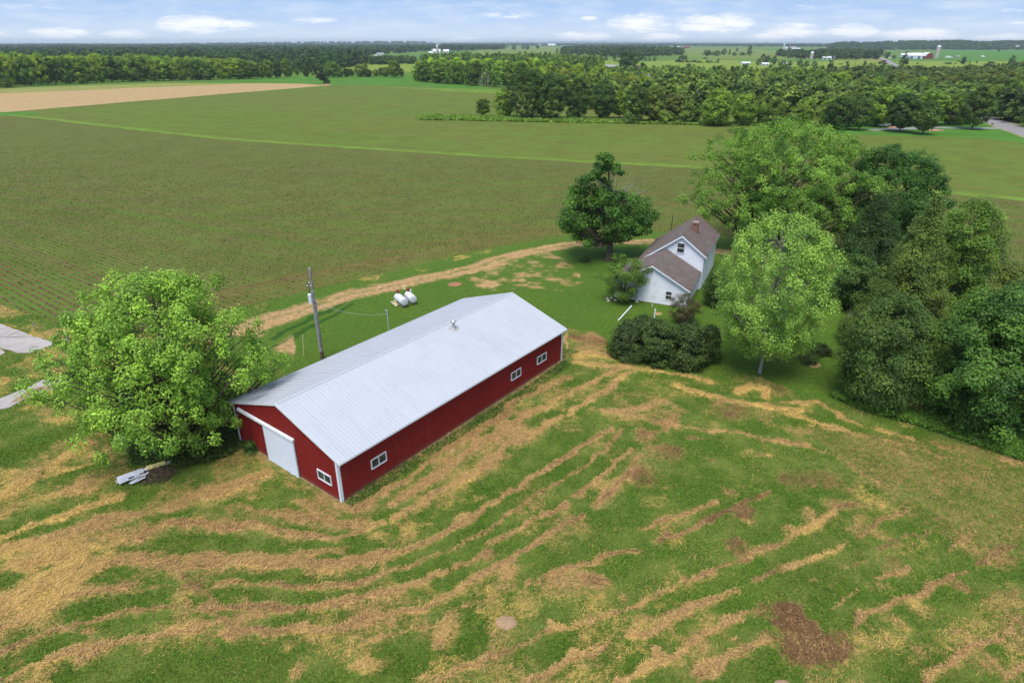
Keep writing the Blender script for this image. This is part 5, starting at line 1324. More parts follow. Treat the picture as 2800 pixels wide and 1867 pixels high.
def hero(name, label, base, top_py, w_px, env, z0, col, seed, ncl, clr, nl, leaf, r0=.3, cat='tree', frac=.6, stems=None, bark=None, group=None, trunk_frac=.75, height=None, **kw):
    rng = np.random.default_rng(seed); P = G(*base) if len(base) == 2 else np.array(base)
    H = height or zat(top_py, P[1]); Rr = w_px*mpp(np.array([P[0], P[1], H/2]))/2
    V, F, t, C = crown(rng, Rr-clr*.55, z0+clr*.4, H-clr*.5, env, ncl, clr, nl, leaf, **kw)
    m = MB(); lean = kw.get('lean', (0, 0))
    if stems:
        for sx, sy in stems:
            tt = H*trunk_frac
            m.tube([(sx*.06, sy*.06, -.2), (sx*.22+.05, sy*.22, tt*.25), (sx*.5, sy*.5, tt*.5), (sx*.78, sy*.78+.1, tt*.78), (sx, sy, tt)], [r0, r0*.8, r0*.6, r0*.4, r0*.15], 7, False)
    else:
        tt = H*trunk_frac; j = rng.normal(0, .012*H, (3, 2))
        m.tube([(0, 0, -.2), (0, 0, .25), (j[0][0]*.3+lean[0]*.1, j[0][1]*.3+lean[1]*.1, tt*.3), (j[1][0]+lean[0]*.4, j[1][1]+lean[1]*.4, tt*.6), (j[2][0]+lean[0]*.7, j[2][1]+lean[1]*.7, tt)], [r0*1.35, r0, r0*.82, r0*.55, r0*.15], 8, False)
    limbs(m, rng, C, H*trunk_frac, r0, max(.4, z0*.8), frac, stems=stems)
    return tree_thing(name, label, cat, P, (V, F), t, col, m, bark or M_bark, group)

LIGHT, MIDG, DARK, CEDAR, OLIVE = (.262, .465, .068), (0.108, 0.211, 0.033), (0.063, 0.138, 0.025), (0.077, 0.120, 0.030), (0.149, 0.194, 0.037)

# the trees round the yard
hero('box_elder', 'big spreading light green box elder at the left end of the red barn', (502, 1218), 747, 525, env_round(.42, 2.2), .6, LIGHT, 11, 620, .62, 120, .205, r0=.28, frac=.55,
     stems=[(-2.6, -.6), (1.2, .8), (3.4, -.5), (-.6, 2.0), (.4, -2.0)], lump=.26, inner=.18, topw=.85, bark=M_bark, tv=.7, flat=1.15)
hero('silver_maple', 'rounded light green tree with slim grey trunk in front of the farmhouse', (2077, 1020), 574, 332, env_round(.46, 2.0), 2.3, (.275, .465, .092), 12, 560, .55, 125, .165, r0=.17, frac=.5, bark=M_barkg, lump=.10, trunk_frac=.8, tv=.7, inner=.2, flat=1.25)
hero('willow', 'tallest broad green tree rising behind the farmhouse roof', (2115, 690), 316, 440, env_round(.45, 2.4), 2.6, (.170, .330, .050), 13, 950, .85, 125, .265, r0=.5, frac=.25, lump=.22, droop=.45, asp=.45, trunk_frac=.7, inner=.35)
hero('broadleaf_tree', 'dark dense dome shaped tree behind the broad green tree, right of the house', (2388, 716), 391, 290, env_round(.42, 2.4), 1.5, (.058, .158, .028), 14, 560, .85, 125, .25, r0=.4, frac=.3, lump=.14)
def maple():
    rng = np.random.default_rng(15); P = G(1664, 713); H = zat(418, P[1])
    s = mpp(P)
    spec = [(0, 0, .97, .75), (-.2, .1, .90, .7), (.3, 0, .88, .55)]
    blobs = [(1650,432,.85),(1662,445,.8),(1640,452,.8),(1655,455,.95),(1680,540,1.1),(1640,520,1.1),(1620,580,1.3),(1670,585,1.4),(1720,605,1.4),(1575,610,1.3),(1700,470,.7),(1632,478,.8),(1600,492,.95),(1590,520,1.2),(1660,500,.9),(1570,550,1.35),(1610,560,1.4),(1655,545,1.2),(1690,530,.8),(1735,548,1.2),(1760,565,1.25),(1700,575,1.35),(1550,590,1.3),(1590,600,1.5),(1640,600,1.5),(1690,612,1.4),(1740,600,1.3),(1770,585,1.1),(1545,618,1.0),(1600,640,1.2),(1660,636,1.2),(1720,630,1.2),(1760,622,1.0),(1630,655,.9),(1700,650,.95),(1615,662,.7),(1560,625,.9),(1775,610,.8)]
    C = []; W = []
    for x, y, r in blobs:
        for k in range(6 if r > 1 else 4):
            yy = P[1]+rng.normal(0, 1)*(2.6 if y > 520 else 1.0)
            d = ray(x, y); t = yy/d[1]
            C.append((d[0]*t-P[0]+rng.normal(0, .5), yy-P[1], CAM_H+d[2]*t+rng.normal(0, .35))); W.append(r*.85)
    for k in range(38):
        a_ = rng.random()*2*PI; u_ = math.sqrt(rng.random()); x, y = 1658+128*u_*math.cos(a_), 592+62*u_*math.sin(a_); yy = P[1]+rng.normal(0, 2.4); d = ray(x, y); t = yy/d[1]
        C.append((d[0]*t-P[0], yy-P[1], CAM_H+d[2]*t)); W.append(.85)
    C = np.array(C); W = np.array(W); nl = 190; N = len(C)*nl; ci = np.repeat(np.arange(len(C)), nl)
    d = rng.normal(size=(N, 3)); d /= np.linalg.norm(d, axis=1)[:, None]
    Q = C[ci]+d*(W[ci]*rng.random(N)**.42)[:, None]*np.array([1, 1, .8])
    n = d*.6+np.array([0, 0, .7])+rng.normal(0, .35, (N, 3)); n /= np.linalg.norm(n, axis=1)[:, None]
    r2 = rng.normal(size=(N, 3)); t1 = r2-n*(r2*n).sum(1)[:, None]; t1 /= np.linalg.norm(t1, axis=1)[:, None]; t2 = np.cross(n, t1)
    sz = .28*(.65+.7*rng.random(N)); a, b = t1*(sz*.5)[:, None], t2*(sz*.35)[:, None]
    V = np.stack([Q-a, Q+b, Q+a, Q-b], 1).reshape(-1, 3); tint = np.clip(.4+rng.normal(0, .15, len(C))[ci]+rng.normal(0, .15, N), 0, 1)
    m = MB(); m.tube([(0, 0, -.2), (0, 0, .2), (.1, 0, 2.5), (-.1, .1, 5.5), (-.5, .1, 9.5), (-.9, 0, H*.93)], [.62, .46, .40, .30, .17, .05], 9, False)
    limbs(m, rng, C, H*.8, .30, 2.8, .75)
    o = tree_thing('maple', 'dark green open maple with bare dead branches near its top, left of the house', 'tree', P, (V, np.arange(4*N).reshape(-1, 4)), tint, (0.081, 0.194, 0.030), m, M_bark)
    dm = MB()
    for x, y in [(1740,500),(1752,495),(1728,488),(1745,515),(1765,520),(1620,470),(1668,475),(1645,500),(1700,505),(1690,490),(1720,520),(1605,535)]:
        dd = ray(x, y); yy = P[1]+rng.normal(0, .8); t = yy/dd[1]; e = np.array([dd[0]*t-P[0], yy-P[1], CAM_H+dd[2]*t]); s0 = np.array([-.1+.03*(x-1660)*.2, 0, e[2]-2.6]); mid = (s0+e)/2+rng.normal(0, .25, 3)
        dm.tube([s0, mid, e], [.075, .05, .015], 5, False)
        for _ in range(5):
            q = mid+(e-mid)*rng.random(); dm.tube([q, q+rng.normal(0, .35, 3)+np.array([0, 0, .45])], [.025, .008], 4, False)
    dm.build('dead_branch', M_barkg, o)
maple()
# the dark group at the right
hero('cedar', 'tall dark conical cedar in the right-hand tree group', (2442, 965), 518, 330, env_cone(1.0, .01), .3, (.150, .235, .050), 21, 520, .72, 202, 0.197, r0=.3, frac=.2, lump=.2, droop=.6, asp=.4, group=None)
hero('cedar', 'tall flat topped cedar at the back of the right-hand tree group', (2556, 940), 530, 172, env_round(.5, 4.0), .4, (.150, .275, .046), 22, 300, .80, 222, 0.202, r0=.3, frac=.2, lump=.2, droop=.5, asp=.45)
hero('cedar', 'rounded dark cedar standing foremost in the right-hand tree group', (2388, 1098), 797, 258, env_round(.36, 2.0), .1, (.100, .185, .042), 23, 260, .80, 240, 0.197, r0=.22, frac=.2, lump=.14, droop=.5, asp=.45)
hero('broadleaf_tree', 'dark spreading broadleaf at the right edge above the weeds', (2668, 1165), 782, 330, env_round(.40, 2.0), .2, (.090, .200, .036), 24, 300, .95, 240, 0.236, r0=.28, frac=.25, lump=.24, droop=.35)
hero('broadleaf_tree', 'olive green thicket tree behind the right-hand dark group', (2705, 860), 715, 200, env_round(.42, 2.2), .2, (.150, .215, .038), 25, 220, .95, 209, 0.236, r0=.22, frac=.3, lump=.25)
hero('shrub', 'low dark bushy tree between the lawn and the tall conical cedar', (2318, 845), 690, 140, env_round(.4, 2.0), .1, (0.084, 0.170, 0.033), 26, 110, .85, 209, 0.216, r0=.15, cat='bush', frac=.2)
hero('shrub', 'bright green young tree top beside the flat topped cedar', (2618, 800), 660, 110, env_round(.5, 2), .3, (0.193, 0.292, 0.044), 27, 90, .7, 187, 0.197, r0=.12, frac=.3, cat='bush')
hero('broadleaf_tree', 'shadowy spruce-like tree below the dome shaped tree', (2352, 790), 520, 190, env_cone(.7, .06), .4, (.050, .105, .026), 28, 230, 1.0, 209, 0.236, r0=.25, frac=.2, droop=.5, asp=.4)
hero('broadleaf_tree', 'dark leafy tree cut off by the right edge of the picture', (2775, 1060), 760, 250, env_round(.42, 2), .2, (0.077, 0.159, 0.031), 29, 240, .95, 209, 0.236, r0=.25, frac=.25, lump=.25)
def bare_tree(name, label, px, top, mat, seed, n=26, spread=.35, th=1.0):
    P = G(*px); H = zat(top, P[1]); rng = np.random.default_rng(seed); o = thing(name, label, 'tree', P); m = MB()
    m.tube([(0, 0, -.2), (.05*H*rng.normal(), 0, H*.5), (.04*H*rng.normal(), 0, H)], [.015*H*th, .010*H*th, .004*H*th], 6, False); m.build('trunk', mat, o)
    m = MB()
    for i in range(n):
        z = H*(.3+.65*rng.random()); a = rng.random()*2*PI; L = H*spread*(1.15-z/H)*(.6+.6*rng.random()); e = np.array([L*math.cos(a), L*math.sin(a), z+L*.8]); s = np.array([0, 0, z]); mid = (s+e)/2+rng.normal(0, .1*L, 3)
        m.tube([s, mid, e], [.008*H, .005*H, .002*H], 4, False)
        for _ in range(3): q = mid+(e-mid)*rng.random(); m.tube([q, q+rng.normal(0, .3*L, 3)+np.array([0, 0, .2*L])], [.003*H, .0012*H], 3, False)
    m.build('branch', mat, o)
    return o
bare_tree('dead_tree', 'leafless grey brush left of the foremost rounded cedar', (2318, 915), 855, M_barkg, 5, 34, .7)
hero('shrub', 'small airy leafy tree at the left corner of the house wing', (1702, 826), 693, 128, env_round(.5, 2.2), .5, (0.131, 0.243, 0.040), 31, 85, .62, 198, 0.144, r0=.10, cat='bush', frac=.7, stems=[(-.6, .2), (.5, .1), (.1, -.5)])
hero('twiggy_bush', 'dark purplish twiggy bush in front of the house wing window', (1866, 884), 800, 92, env_round(.6, 2.5), .1, (0.105, 0.104, 0.043), 32, 70, .42, 125, 0.112, r0=.06, cat='bush', frac=1.0, stems=[(-.8, 0), (.8, 0), (0, .7), (0, -.7), (.4, .4)])
hero('shrub', 'dark bush against the right wall of the farmhouse', (1958, 838), 742, 84, env_round(.5, 2), .1, (0.074, 0.149, 0.033), 33, 90, .6, 187, 0.157, r0=.1, cat='bush', frac=.4)
for i, (px, py, tp, w, col, lab) in enumerate([(1716, 975, 872, 118, (0.070, 0.120, 0.033), 'leftmost rounded shrub of the dark hedge in front of the house'), (1796, 988, 868, 130, (0.074, 0.133, 0.034), 'middle shrub of the dark hedge in front of the house'), (1880, 1000, 876, 125, (0.067, 0.117, 0.030), 'rightmost large shrub of the dark hedge, nearest the light green tree'), (1925, 985, 885, 90, (0.070, 0.123, 0.031), 'back shrub of the dark hedge beneath the light green tree'), (1755, 940, 862, 90, (0.081, 0.139, 0.035), 'back left shrub of the dark hedge below the white rail')]):
    hero('hedge_shrub', lab, (px, py), tp, w, env_dome(), .0, col, 40+i, 130, .55, 110, .20, r0=.08, cat='shrub', frac=.15, group='dark hedge in front of the house', lump=.12)
hero('garden_shrub', 'small dark garden shrub on the lawn left of the dark tree group', (2240, 968), 938, 62, env_dome(), 0, (0.056, 0.097, 0.027), 51, 45, .35, 125, 0.112, r0=.04, cat='shrub', frac=.2)
hero('garden_shrub', 'low greenish shrub in bare soil below the small dark garden shrub', (2212, 992), 964, 60, env_dome(), 0, (0.088, 0.138, 0.037), 52, 36, .35, 125, 0.112, r0=.04, cat='shrub', frac=.2)
hero('garden_plant', 'small dark tuft of leaves on the lawn left of the maple trunk', (1597, 716), 699, 26, env_dome(), 0, (0.079, 0.162, 0.035), 53, 16, .35, 103, 0.118, r0=.03, cat='plant', frac=.3)
hero('weed_clump', 'dark weed clump at the corner of the barn beside the big left tree', (690, 1232), 1196, 60, env_dome(), 0, (0.079, 0.162, 0.030), 54, 22, .32, 103, 0.131, r0=.03, cat='plant', frac=.3)

# weeds and tall grass below the right-hand trees, ivy-like growth under the left tree
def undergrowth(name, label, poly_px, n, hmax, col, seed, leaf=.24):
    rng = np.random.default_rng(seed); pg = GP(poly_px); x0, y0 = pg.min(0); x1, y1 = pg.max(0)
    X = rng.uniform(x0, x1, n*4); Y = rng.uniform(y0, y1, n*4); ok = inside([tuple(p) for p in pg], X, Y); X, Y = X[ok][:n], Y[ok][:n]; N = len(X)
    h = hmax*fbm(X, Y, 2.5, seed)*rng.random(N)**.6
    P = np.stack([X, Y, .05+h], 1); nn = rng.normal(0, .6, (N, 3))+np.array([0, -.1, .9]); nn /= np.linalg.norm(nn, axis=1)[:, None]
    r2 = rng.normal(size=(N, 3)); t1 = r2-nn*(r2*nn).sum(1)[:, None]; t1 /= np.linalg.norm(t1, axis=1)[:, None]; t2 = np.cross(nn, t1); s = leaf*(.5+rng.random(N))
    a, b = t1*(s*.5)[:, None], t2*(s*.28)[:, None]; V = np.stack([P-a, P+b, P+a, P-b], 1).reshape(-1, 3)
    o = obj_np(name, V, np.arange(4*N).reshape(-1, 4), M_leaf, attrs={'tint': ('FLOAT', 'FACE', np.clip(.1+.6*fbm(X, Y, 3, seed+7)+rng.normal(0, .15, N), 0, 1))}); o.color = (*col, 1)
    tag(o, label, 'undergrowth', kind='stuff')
undergrowth('undergrowth', 'lush green weeds along the foot of the right-hand tree group', [(2265,1085),(2360,1065),(2480,1090),(2600,1125),(2760,1160),(2900,1180),(2900,1300),(2700,1232),(2520,1170),(2380,1132)], 52000, .8, (0.115, 0.245, 0.036), 61)
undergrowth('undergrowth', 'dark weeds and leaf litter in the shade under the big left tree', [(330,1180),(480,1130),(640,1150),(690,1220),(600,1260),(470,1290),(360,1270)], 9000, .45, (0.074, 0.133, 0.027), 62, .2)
undergrowth('undergrowth', 'rank weeds along the foot of the long red barn wall', [(940,1372),(1180,1222),(1400,1085),(1545,985),(1560,1000),(1420,1100),(1200,1240),(960,1392)], 9000, .32, (0.096, 0.170, 0.033), 63, .17)
undergrowth('undergrowth', 'pale grassy weeds at the tip of the wood in the far crop field', [(1135,322),(1180,316),(1300,318),(1420,322),(1560,326),(1900,334),(2240,342),(2250,348),(1900,342),(1500,335),(1250,330),(1150,329)], 16000, 0.8, (0.175, 0.308, 0.045), 64, 1.1)
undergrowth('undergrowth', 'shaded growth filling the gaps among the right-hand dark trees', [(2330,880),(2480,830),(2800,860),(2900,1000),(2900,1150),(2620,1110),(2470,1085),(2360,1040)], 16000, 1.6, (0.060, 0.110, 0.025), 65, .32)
def dry_grass():
    rng = np.random.default_rng(8); c = G(2470, 1112); n = 900; m = []
    X = c[0]+rng.normal(0, 1.3, n); Y = c[1]+rng.normal(0, .5, n); H = .5+.9*rng.random(n); lx, ly = rng.normal(0, .25, n), rng.normal(0, .2, n); w = .02
    V = np.stack([np.stack([X-w, Y, 0*X], 1), np.stack([X+w, Y, 0*X], 1), np.stack([X+lx, Y+ly, H], 1)], 1).reshape(-1, 3)
    o = obj_np('dry_grass', V, np.arange(3*n).reshape(-1, 3), MATS['strand'], attrs={'tint': ('FLOAT', 'FACE', np.ones(n)*.7), 'dry': ('FLOAT', 'FACE', np.ones(n)), 'tone': ('FLOAT', 'FACE', np.full(n, .45))})
    tag(o, 'tall dry grass at the foot of the foremost rounded cedar', 'grass', kind='stuff')
dry_grass()

# ------------------------------------------------------------------ trees farther off: a few crowns, used many times
def variant(seed, env, w, h, ncl, clr, nl, leaf, z0, r0=.25, **kw):
    rng = np.random.default_rng(seed); V, F, t, C = crown(rng, w/2-clr*.5, z0, h-clr*.5, env, ncl, clr, nl, leaf, **kw)
    cm = mesh_np('crown', V, F, M_leaf, attrs={'tint': ('FLOAT', 'FACE', t)})
    m = MB(); m.tube([(0, 0, -.3), (0, 0, h*.3), (.1, .1, h*.75)], [r0*1.2, r0, r0*.3], 6, False); limbs(m, rng, C, h*.7, r0, z0, .25, sides=4, rmin=.05)
    tm = bpy.data.meshes.new('trunk'); tm.from_pydata(m.v, [], m.f); tm.materials.append(M_bark)
    return (cm, tm, w, h)
VAR = {
 'round': [variant(101+i, env_round(.45, 2.1), 10, 14, 106, 1.35, 71, 0.629, 1.0, lump=.14) for i in range(3)],
 'oval': [variant(111+i, env_round(.40, 1.7), 8, 14, 93, 1.15, 71, 0.555, 1.6, lump=.08) for i in range(2)],
 'broad': [variant(121+i, env_round(.48, 2.6), 14, 15, 150, 1.5, 71, 0.666, .8, lump=.2) for i in range(3)],
 'tall': [variant(131+i, env_round(.5, 2.2), 8, 17, 100, 1.25, 68, 0.629, 2.2, lump=.24) for i in range(3)],
 'spruce': [variant(141+i, env_cone(.9, .03), 6.5, 15, 100, .9, 61, 0.518, .4, droop=.5, asp=.4) for i in range(2)],
 'bush': [variant(151+i, env_dome(), 6, 5, 50, .8, 68, 0.444, .1, r0=.1) for i in range(2)],
}
MINI = {
 'round': [variant(201+i, env_round(.45, 2.1), 10, 13, 26, 1.7, 18, 1.7, .8) for i in range(3)],
 'spruce': [variant(211+i, env_cone(.9, .05), 6, 13, 24, 1.2, 16, 1.5, .4) for i in range(2)],
 'bush': [variant(221, env_dome(), 8, 5, 18, 1.3, 16, 1.5, .1)],
}
TRNG = random.Random(99)
def put_tree(kind, P, w, h, col, label, group, name='tree', cat='tree', lib=None, jit=.12):
    cm, tm, vw, vh = TRNG.choice((lib or VAR)[kind])
    o = thing(name, label, cat, (P[0], P[1], 0), TRNG.uniform(0, 2*PI), group)
    o.scale = (w/vw, w/vw, h/vh)
    j = 1+TRNG.uniform(-jit, jit); j2 = 1+TRNG.uniform(-jit*.6, jit*.6)
    t = link(bpy.data.objects.new('trunk', tm), o)
    c = link(bpy.data.objects.new('crown', cm), o); c.color = (col[0]*j*j2, col[1]*j, col[2]*j/j2, 1)
    return o
def px_tree(kind, px, py, top, w_px, col, label, group=None, name='tree', cat='tree', lib=None, jit=.05):
    P = G(px, py); h = zat(top, P[1]); w = w_px*mpp(np.array([P[0], P[1], h/2]))
    return put_tree(kind, P, w, h, col, label, group, name, cat, lib, jit)

GL, GM, GD, GO = (0.205, 0.345, 0.044), (0.145, 0.250, 0.033), (0.066, 0.138, 0.026), (0.180, 0.225, 0.048)
# row at the end of the crop field, one by one from the left
gr = 'trees along the far edge of the crop field'
for k, px, py, tp, w, col, lab in [
 ('tall', 1321, 318, 268, 42, GM, 'small upright tree standing apart at the left tip of the wood'),
 ('tall', 1694, 324, 248, 46, GL, 'yellow green slim tree between two dark rounded trees'),
 ('round', 1786, 333, 233, 66, (0.149, 0.219, 0.037), 'yellowish rounded tree left of the dull olive tree'),
 ('bush', 1722, 337, 295, 46, (0.131, 0.227, 0.037), 'low light bush in front of the olive dark tree'),
 ('bush', 1820, 337, 294, 56, (0.149, 0.243, 0.037), 'low rounded bush in front of the dull olive tree'),
 ('round', 1843, 326, 250, 66, GO, 'dull olive tree with thin crown in the row'),
 ('round', 1885, 337, 276, 62, (0.140, 0.235, 0.037), 'light green bushy tree beside the dull olive tree'),
 ('bush', 2160, 342, 300, 60, (0.149, 0.243, 0.037), 'low light bush half behind the broad tree top'),
 ('round', 2262, 350, 265, 60, GL, 'light green tree directly left of the dark driveway tree'),
 ('round', 2395, 346, 236, 84, GL, 'light green round tree behind the gap left of the large maple'),
 ('round', 2320, 346, 250, 60, (0.088, 0.162, 0.033), 'dark tree behind the egg shaped driveway tree'),
 ('round', 2440, 344, 234, 90, GL, 'yellow green tree rising behind the large dark maple'),
 ('round', 2540, 342, 246, 84, GL, 'light green tree behind the young maple on the lawn'),
 ('round', 2596, 342, 258, 66, (0.149, 0.251, 0.037), 'light green round tree between young maple and pointed tree'),
 ('bush', 2630, 340, 282, 46, (0.166, 0.275, 0.037), 'bright low bush left of the pointed tree by the road')]:
    px_tree(k, px, py, tp, w, col, lab, gr)
FRONT = [
 (1381, 318, 239, 62, GL, 0.14, 2, 'light green rounded tree left of the largest dark oak'),
 (1440, 324, 183, 118, GD, 0.16, 2.2, 'largest dark oak of the row, left half of its wide double crown'),
 (1505, 326, 194, 100, (0.070, 0.143, 0.027), 0.14, 2.2, 'wide dark oak crown joined to the right of the largest oak'),
 (1580, 324, 212, 70, GD, 0.12, 2, 'dark tree with open gaps low down, right of the double oak'),
 (1648, 325, 216, 74, (0.070, 0.149, 0.030), 0.12, 2, 'dark rounded tree second right of the double oak'),
 (1738, 336, 226, 72, (0.102, 0.181, 0.033), 0.14, 2, 'olive dark tree with bush at its foot in the middle of the row'),
 (1955, 344, 242, 92, GL, 0.14, 2.2, 'big light green round tree left of the broad tree top'),
 (2030, 342, 250, 80, GL, 0.14, 2, 'light green tree seen just left of the broad tree top'),
 (2095, 341, 256, 86, (0.149, 0.259, 0.037), 0.14, 2, 'light green tree seen just above the broad tree top'),
 (2196, 342, 265, 58, GL, 0.12, 2, 'light green round tree right of the broad tree top'),
 (2292, 354, 262, 84, GD, 0.1, 2.4, 'dark broad tree at the left end of the driveway lawn'),
 (2347, 357, 269, 58, (0.088, 0.170, 0.033), 0.05, 1.8, 'egg shaped mid green tree second on the driveway lawn'),
 (2459, 361, 251, 94, (0.060, 0.126, 0.027), 0.07, 2.0, 'large dark maple standing in the middle of the driveway lawn'),
 (2523, 368, 272, 72, (0.091, 0.178, 0.030), 0.05, 1.6, 'egg shaped young maple nearest the field on the driveway lawn'),
 (2657, 354, 234, 86, (0.084, 0.159, 0.030), 0.06, 1.3, 'tall pointed dark tree where the driveway meets the road')]
for i_, (px_, py_, tp_, w_, c_, lu_, q_, lb_) in enumerate(FRONT):
    hero('tree', lb_, (px_, py_), tp_, w_, env_round(.40 if q_ < 1.9 else .46, q_), 1.4 if px_ > 2340 else .4, c_, 500+i_, 150 if w_ < 90 else 230, 1.15, 62, .56, r0=.26, frac=.25, group=gr, lump=lu_, inner=.35)
px_tree('bush', 1372, 320, 296, 30, GL, 'tiny light bush at the foot of the light rounded tree', gr)
px_tree('bush', 1560, 325, 298, 34, (0.131, 0.227, 0.037), 'pale bush filling the gap under the open dark tree', gr)
bare_tree('dead_tree', 'white leafless dead tree sticking out of the wood', (1767, 268), 203, M_barkw, 9, 40, .45)
# lone leaning tree in the far field
def lone():
    P = G(897, 232); s = mpp(P); o = thing('tree', 'lone leaning tree in the far field beside a dark shrub and soil heap', 'tree', P)
    rng = np.random.default_rng(77); H = zat(184, P[1])
    V, F, t, C = crown(rng, 14*s, H*.28, H, env_round(.5, 2), 60, 1.1, 40, .9, lean=(-4, 0)); V[:, 0] -= 3.2
    m = MB(); m.tube([(0, 0, -.3), (-1.0, 0, H*.3), (-3.5, 0, H*.6), (-5, 0, H*.85)], [.4, .33, .22, .08], 7, False); m.tube([(-.8, 0, H*.25), (1.5, 0, H*.45), (2.6, 0, H*.5)], [.2, .12, .04], 6, False); m.build('trunk', M_bark, o)
    c = obj_np('crown', V, F, M_leaf, o, attrs={'tint': ('FLOAT', 'FACE', t)}); c.color = (.040, .085, .024, 1)
    px_tree('bush', 894, 232, 212, 20, GD, 'dark round shrub at the foot of the lone leaning tree', None, 'shrub', 'shrub')
    m_ = mound('soil_mound', 'low tan heap of soil under the lone leaning tree', (893, 233), 4.5, 1.8, .7, plain('heap_soil', (.3, .2, .12), .95, var=.3), 'mound', 31)
lone()
# hedge row and single trees behind the tan field
for i, (px, py, tp, w) in enumerate([(704,216,178,14),(716,214,170,26),(737,214,163,34),(760,213,167,30),(788,211,160,34),(813,208,187,12),(838,210,181,20),(912,212,166,40),(930,212,180,26),(949,211,186,26),(963,210,188,16),(985,211,177,32),(1008,211,189,26),(1000,209,172,22),(1028,209,190,20),(1042,210,184,14),(1055,211,182,26),(1079,212,161,40),(1098,211,186,16),(895,212,178,22)]):
    P_ = ['dense rounded tree in the hedge row', 'leafy tree in the hedge row']
    px_tree('round' if w > 18 else 'tall', px, py, tp, w, GM if i % 3 else GD, 'leafy tree in the short hedge row behind the far bright meadow' if px > 880 else 'leafy tree of the loose clump right of the long woodland edge', 'hedge row trees behind the far meadow' if px > 880 else 'loose clump at the end of the woodland edge', lib=VAR)
# long woodland edge beyond the tan field
def edge_row(x0, x1, fy, ftop, n, cols, label, group, kinds, wpx, seed, back=0.0):
    cols = [(c[0]*1.75, c[1]*1.6, c[2]*1.25) for c in cols]
    rg = random.Random(seed)
    for i in range(n):
        px = x0+(x1-x0)*(i+rg.uniform(.1, .9))/n; py = fy(px)-back
        tp = ftop(px)+rg.uniform(-5, 7)
        P = G(px, py); h = max(6, zat(tp, P[1])); w = wpx*rg.uniform(.8, 1.35)*mpp(P)
        put_tree(rg.choice(kinds), P, w, h, rg.choice(cols), label, group, jit=.14)
lin = lambda *pts: (lambda x: float(np.interp(x, [p[0] for p in pts], [p[1] for p in pts])))
fy = lin((-60, 242), (0, 239), (150, 231.5), (327, 224), (506, 220), (700, 215)); ft = lin((-60, 148), (0, 150), (200, 150), (420, 156), (700, 168))
edge_row(-60, 700, fy, ft, 34, [GM, GM, (0.091, 0.178, 0.033), GD], 'leafy tree in the front row of the long woodland edge beyond the tan field', 'front row of the long woodland edge', ['round', 'broad', 'tall', 'round'], 38, 1)
edge_row(-60, 710, fy, lambda x: ft(x)-2, 34, [(0.131, 0.235, 0.037), GM, (0.149, 0.251, 0.037)], 'tree top just behind the front row of the long woodland edge', 'second row of the long woodland edge', ['round', 'broad', 'tall'], 40, 2, 5)
edge_row(-60, 700, fy, lambda x: ft(x)-5, 30, [(0.149, 0.251, 0.037), (0.123, 0.219, 0.037)], 'light tree top behind the long woodland edge at the tan field', 'third row of the long woodland edge', ['round', 'broad'], 40, 3, 11)
for px, py, tp, w in [(436,222,176,36),(528,220,188,26),(572,219,196,24),(550,219,200,14),(495,221,202,16),(390,224,213,14),(225,230,212,20),(20,241,212,30),(656,217,190,30)]:
    px_tree('oval', px, py, tp, w, (0.126, 0.235, 0.040), 'small lighter tree standing in front of the long woodland edge', 'small trees in front of the woodland edge')
# the middle wood
fy2 = lin((1130, 216), (1150, 224), (1263, 231.5), (1375, 240), (1440, 246)); ft2 = lin((1130, 176), (1160, 166), (1250, 166), (1330, 166), (1440, 168))
edge_row(1138, 1440, fy2, ft2, 13, [GM, GD, (0.096, 0.186, 0.035), (0.123, 0.219, 0.037)], 'tree in the front row of the middle wood beyond the crop field', 'front row of the middle wood', ['round', 'tall', 'broad'], 36, 4)
edge_row(1140, 1500, fy2, lambda x: ft2(x)-7, 15, [GL, (0.149, 0.251, 0.037)], 'light tree top in the second row of the middle wood', 'second row of the middle wood', ['round', 'tall'], 36, 5, 7)
for px in (1313, 1319, 1326, 1333, 1338): bare_tree('birch_trunk', 'slender white birch trunk at the front edge of the middle wood', (px, 238), 190+3*(px % 3), M_barkw, px, 8, .12, .55)['group'] = 'white birch trunks of the middle wood'
for px in (1143, 1190, 1222, 1240, 1292): px_tree('bush', px, fy2(px)+1, fy2(px)-14, 24, (0.131, 0.235, 0.037), 'low bush at the front edge of the middle wood', 'bushes of the middle wood')
# the wood right of centre, rows from front to back
fyR = lambda off: (lambda x: float(np.interp(x, [1500, 1900, 2250, 2700, 2850], [300, 300, 305, 300, 300]))-off)
def wood_row(x0, x1, py, tops, n, cols, kinds, wpx, seed, label, group):
    edge_row(x0, x1, (lambda x: py), tops, n, cols, label, group, kinds, wpx, seed)
wood_row(1520, 2240, 284, lin((1520,200),(1700,200),(1800,212),(1900,222),(2240,228)), 17, [GO, GM, (0.091, 0.170, 0.033), (0.123, 0.203, 0.037)], ['tall', 'round', 'spruce', 'tall'], 46, 11, 'tree in the wood behind the front trees right of the double oak', 'first inner row of the right-hand wood')
wood_row(1440, 2400, 262, lin((1440,180),(1620,182),(1700,196),(1900,200),(2100,196),(2400,206)), 24, [GM, (0.131, 0.235, 0.043), GO, (0.105, 0.194, 0.037)], ['tall', 'round', 'tall'], 40, 12, 'tree in the middle of the right-hand wood', 'second inner row of the right-hand wood')
wood_row(1420, 2420, 244, lin((1420,164),(1640,166),(1660,196),(1800,190),(1950,192),(2100,188),(2330,192),(2420,200)), 26, [(0.131, 0.235, 0.043), GM, (0.158, 0.267, 0.043)], ['tall', 'round'], 34, 13, 'slender light tree in the back part of the right-hand wood', 'third inner row of the right-hand wood')
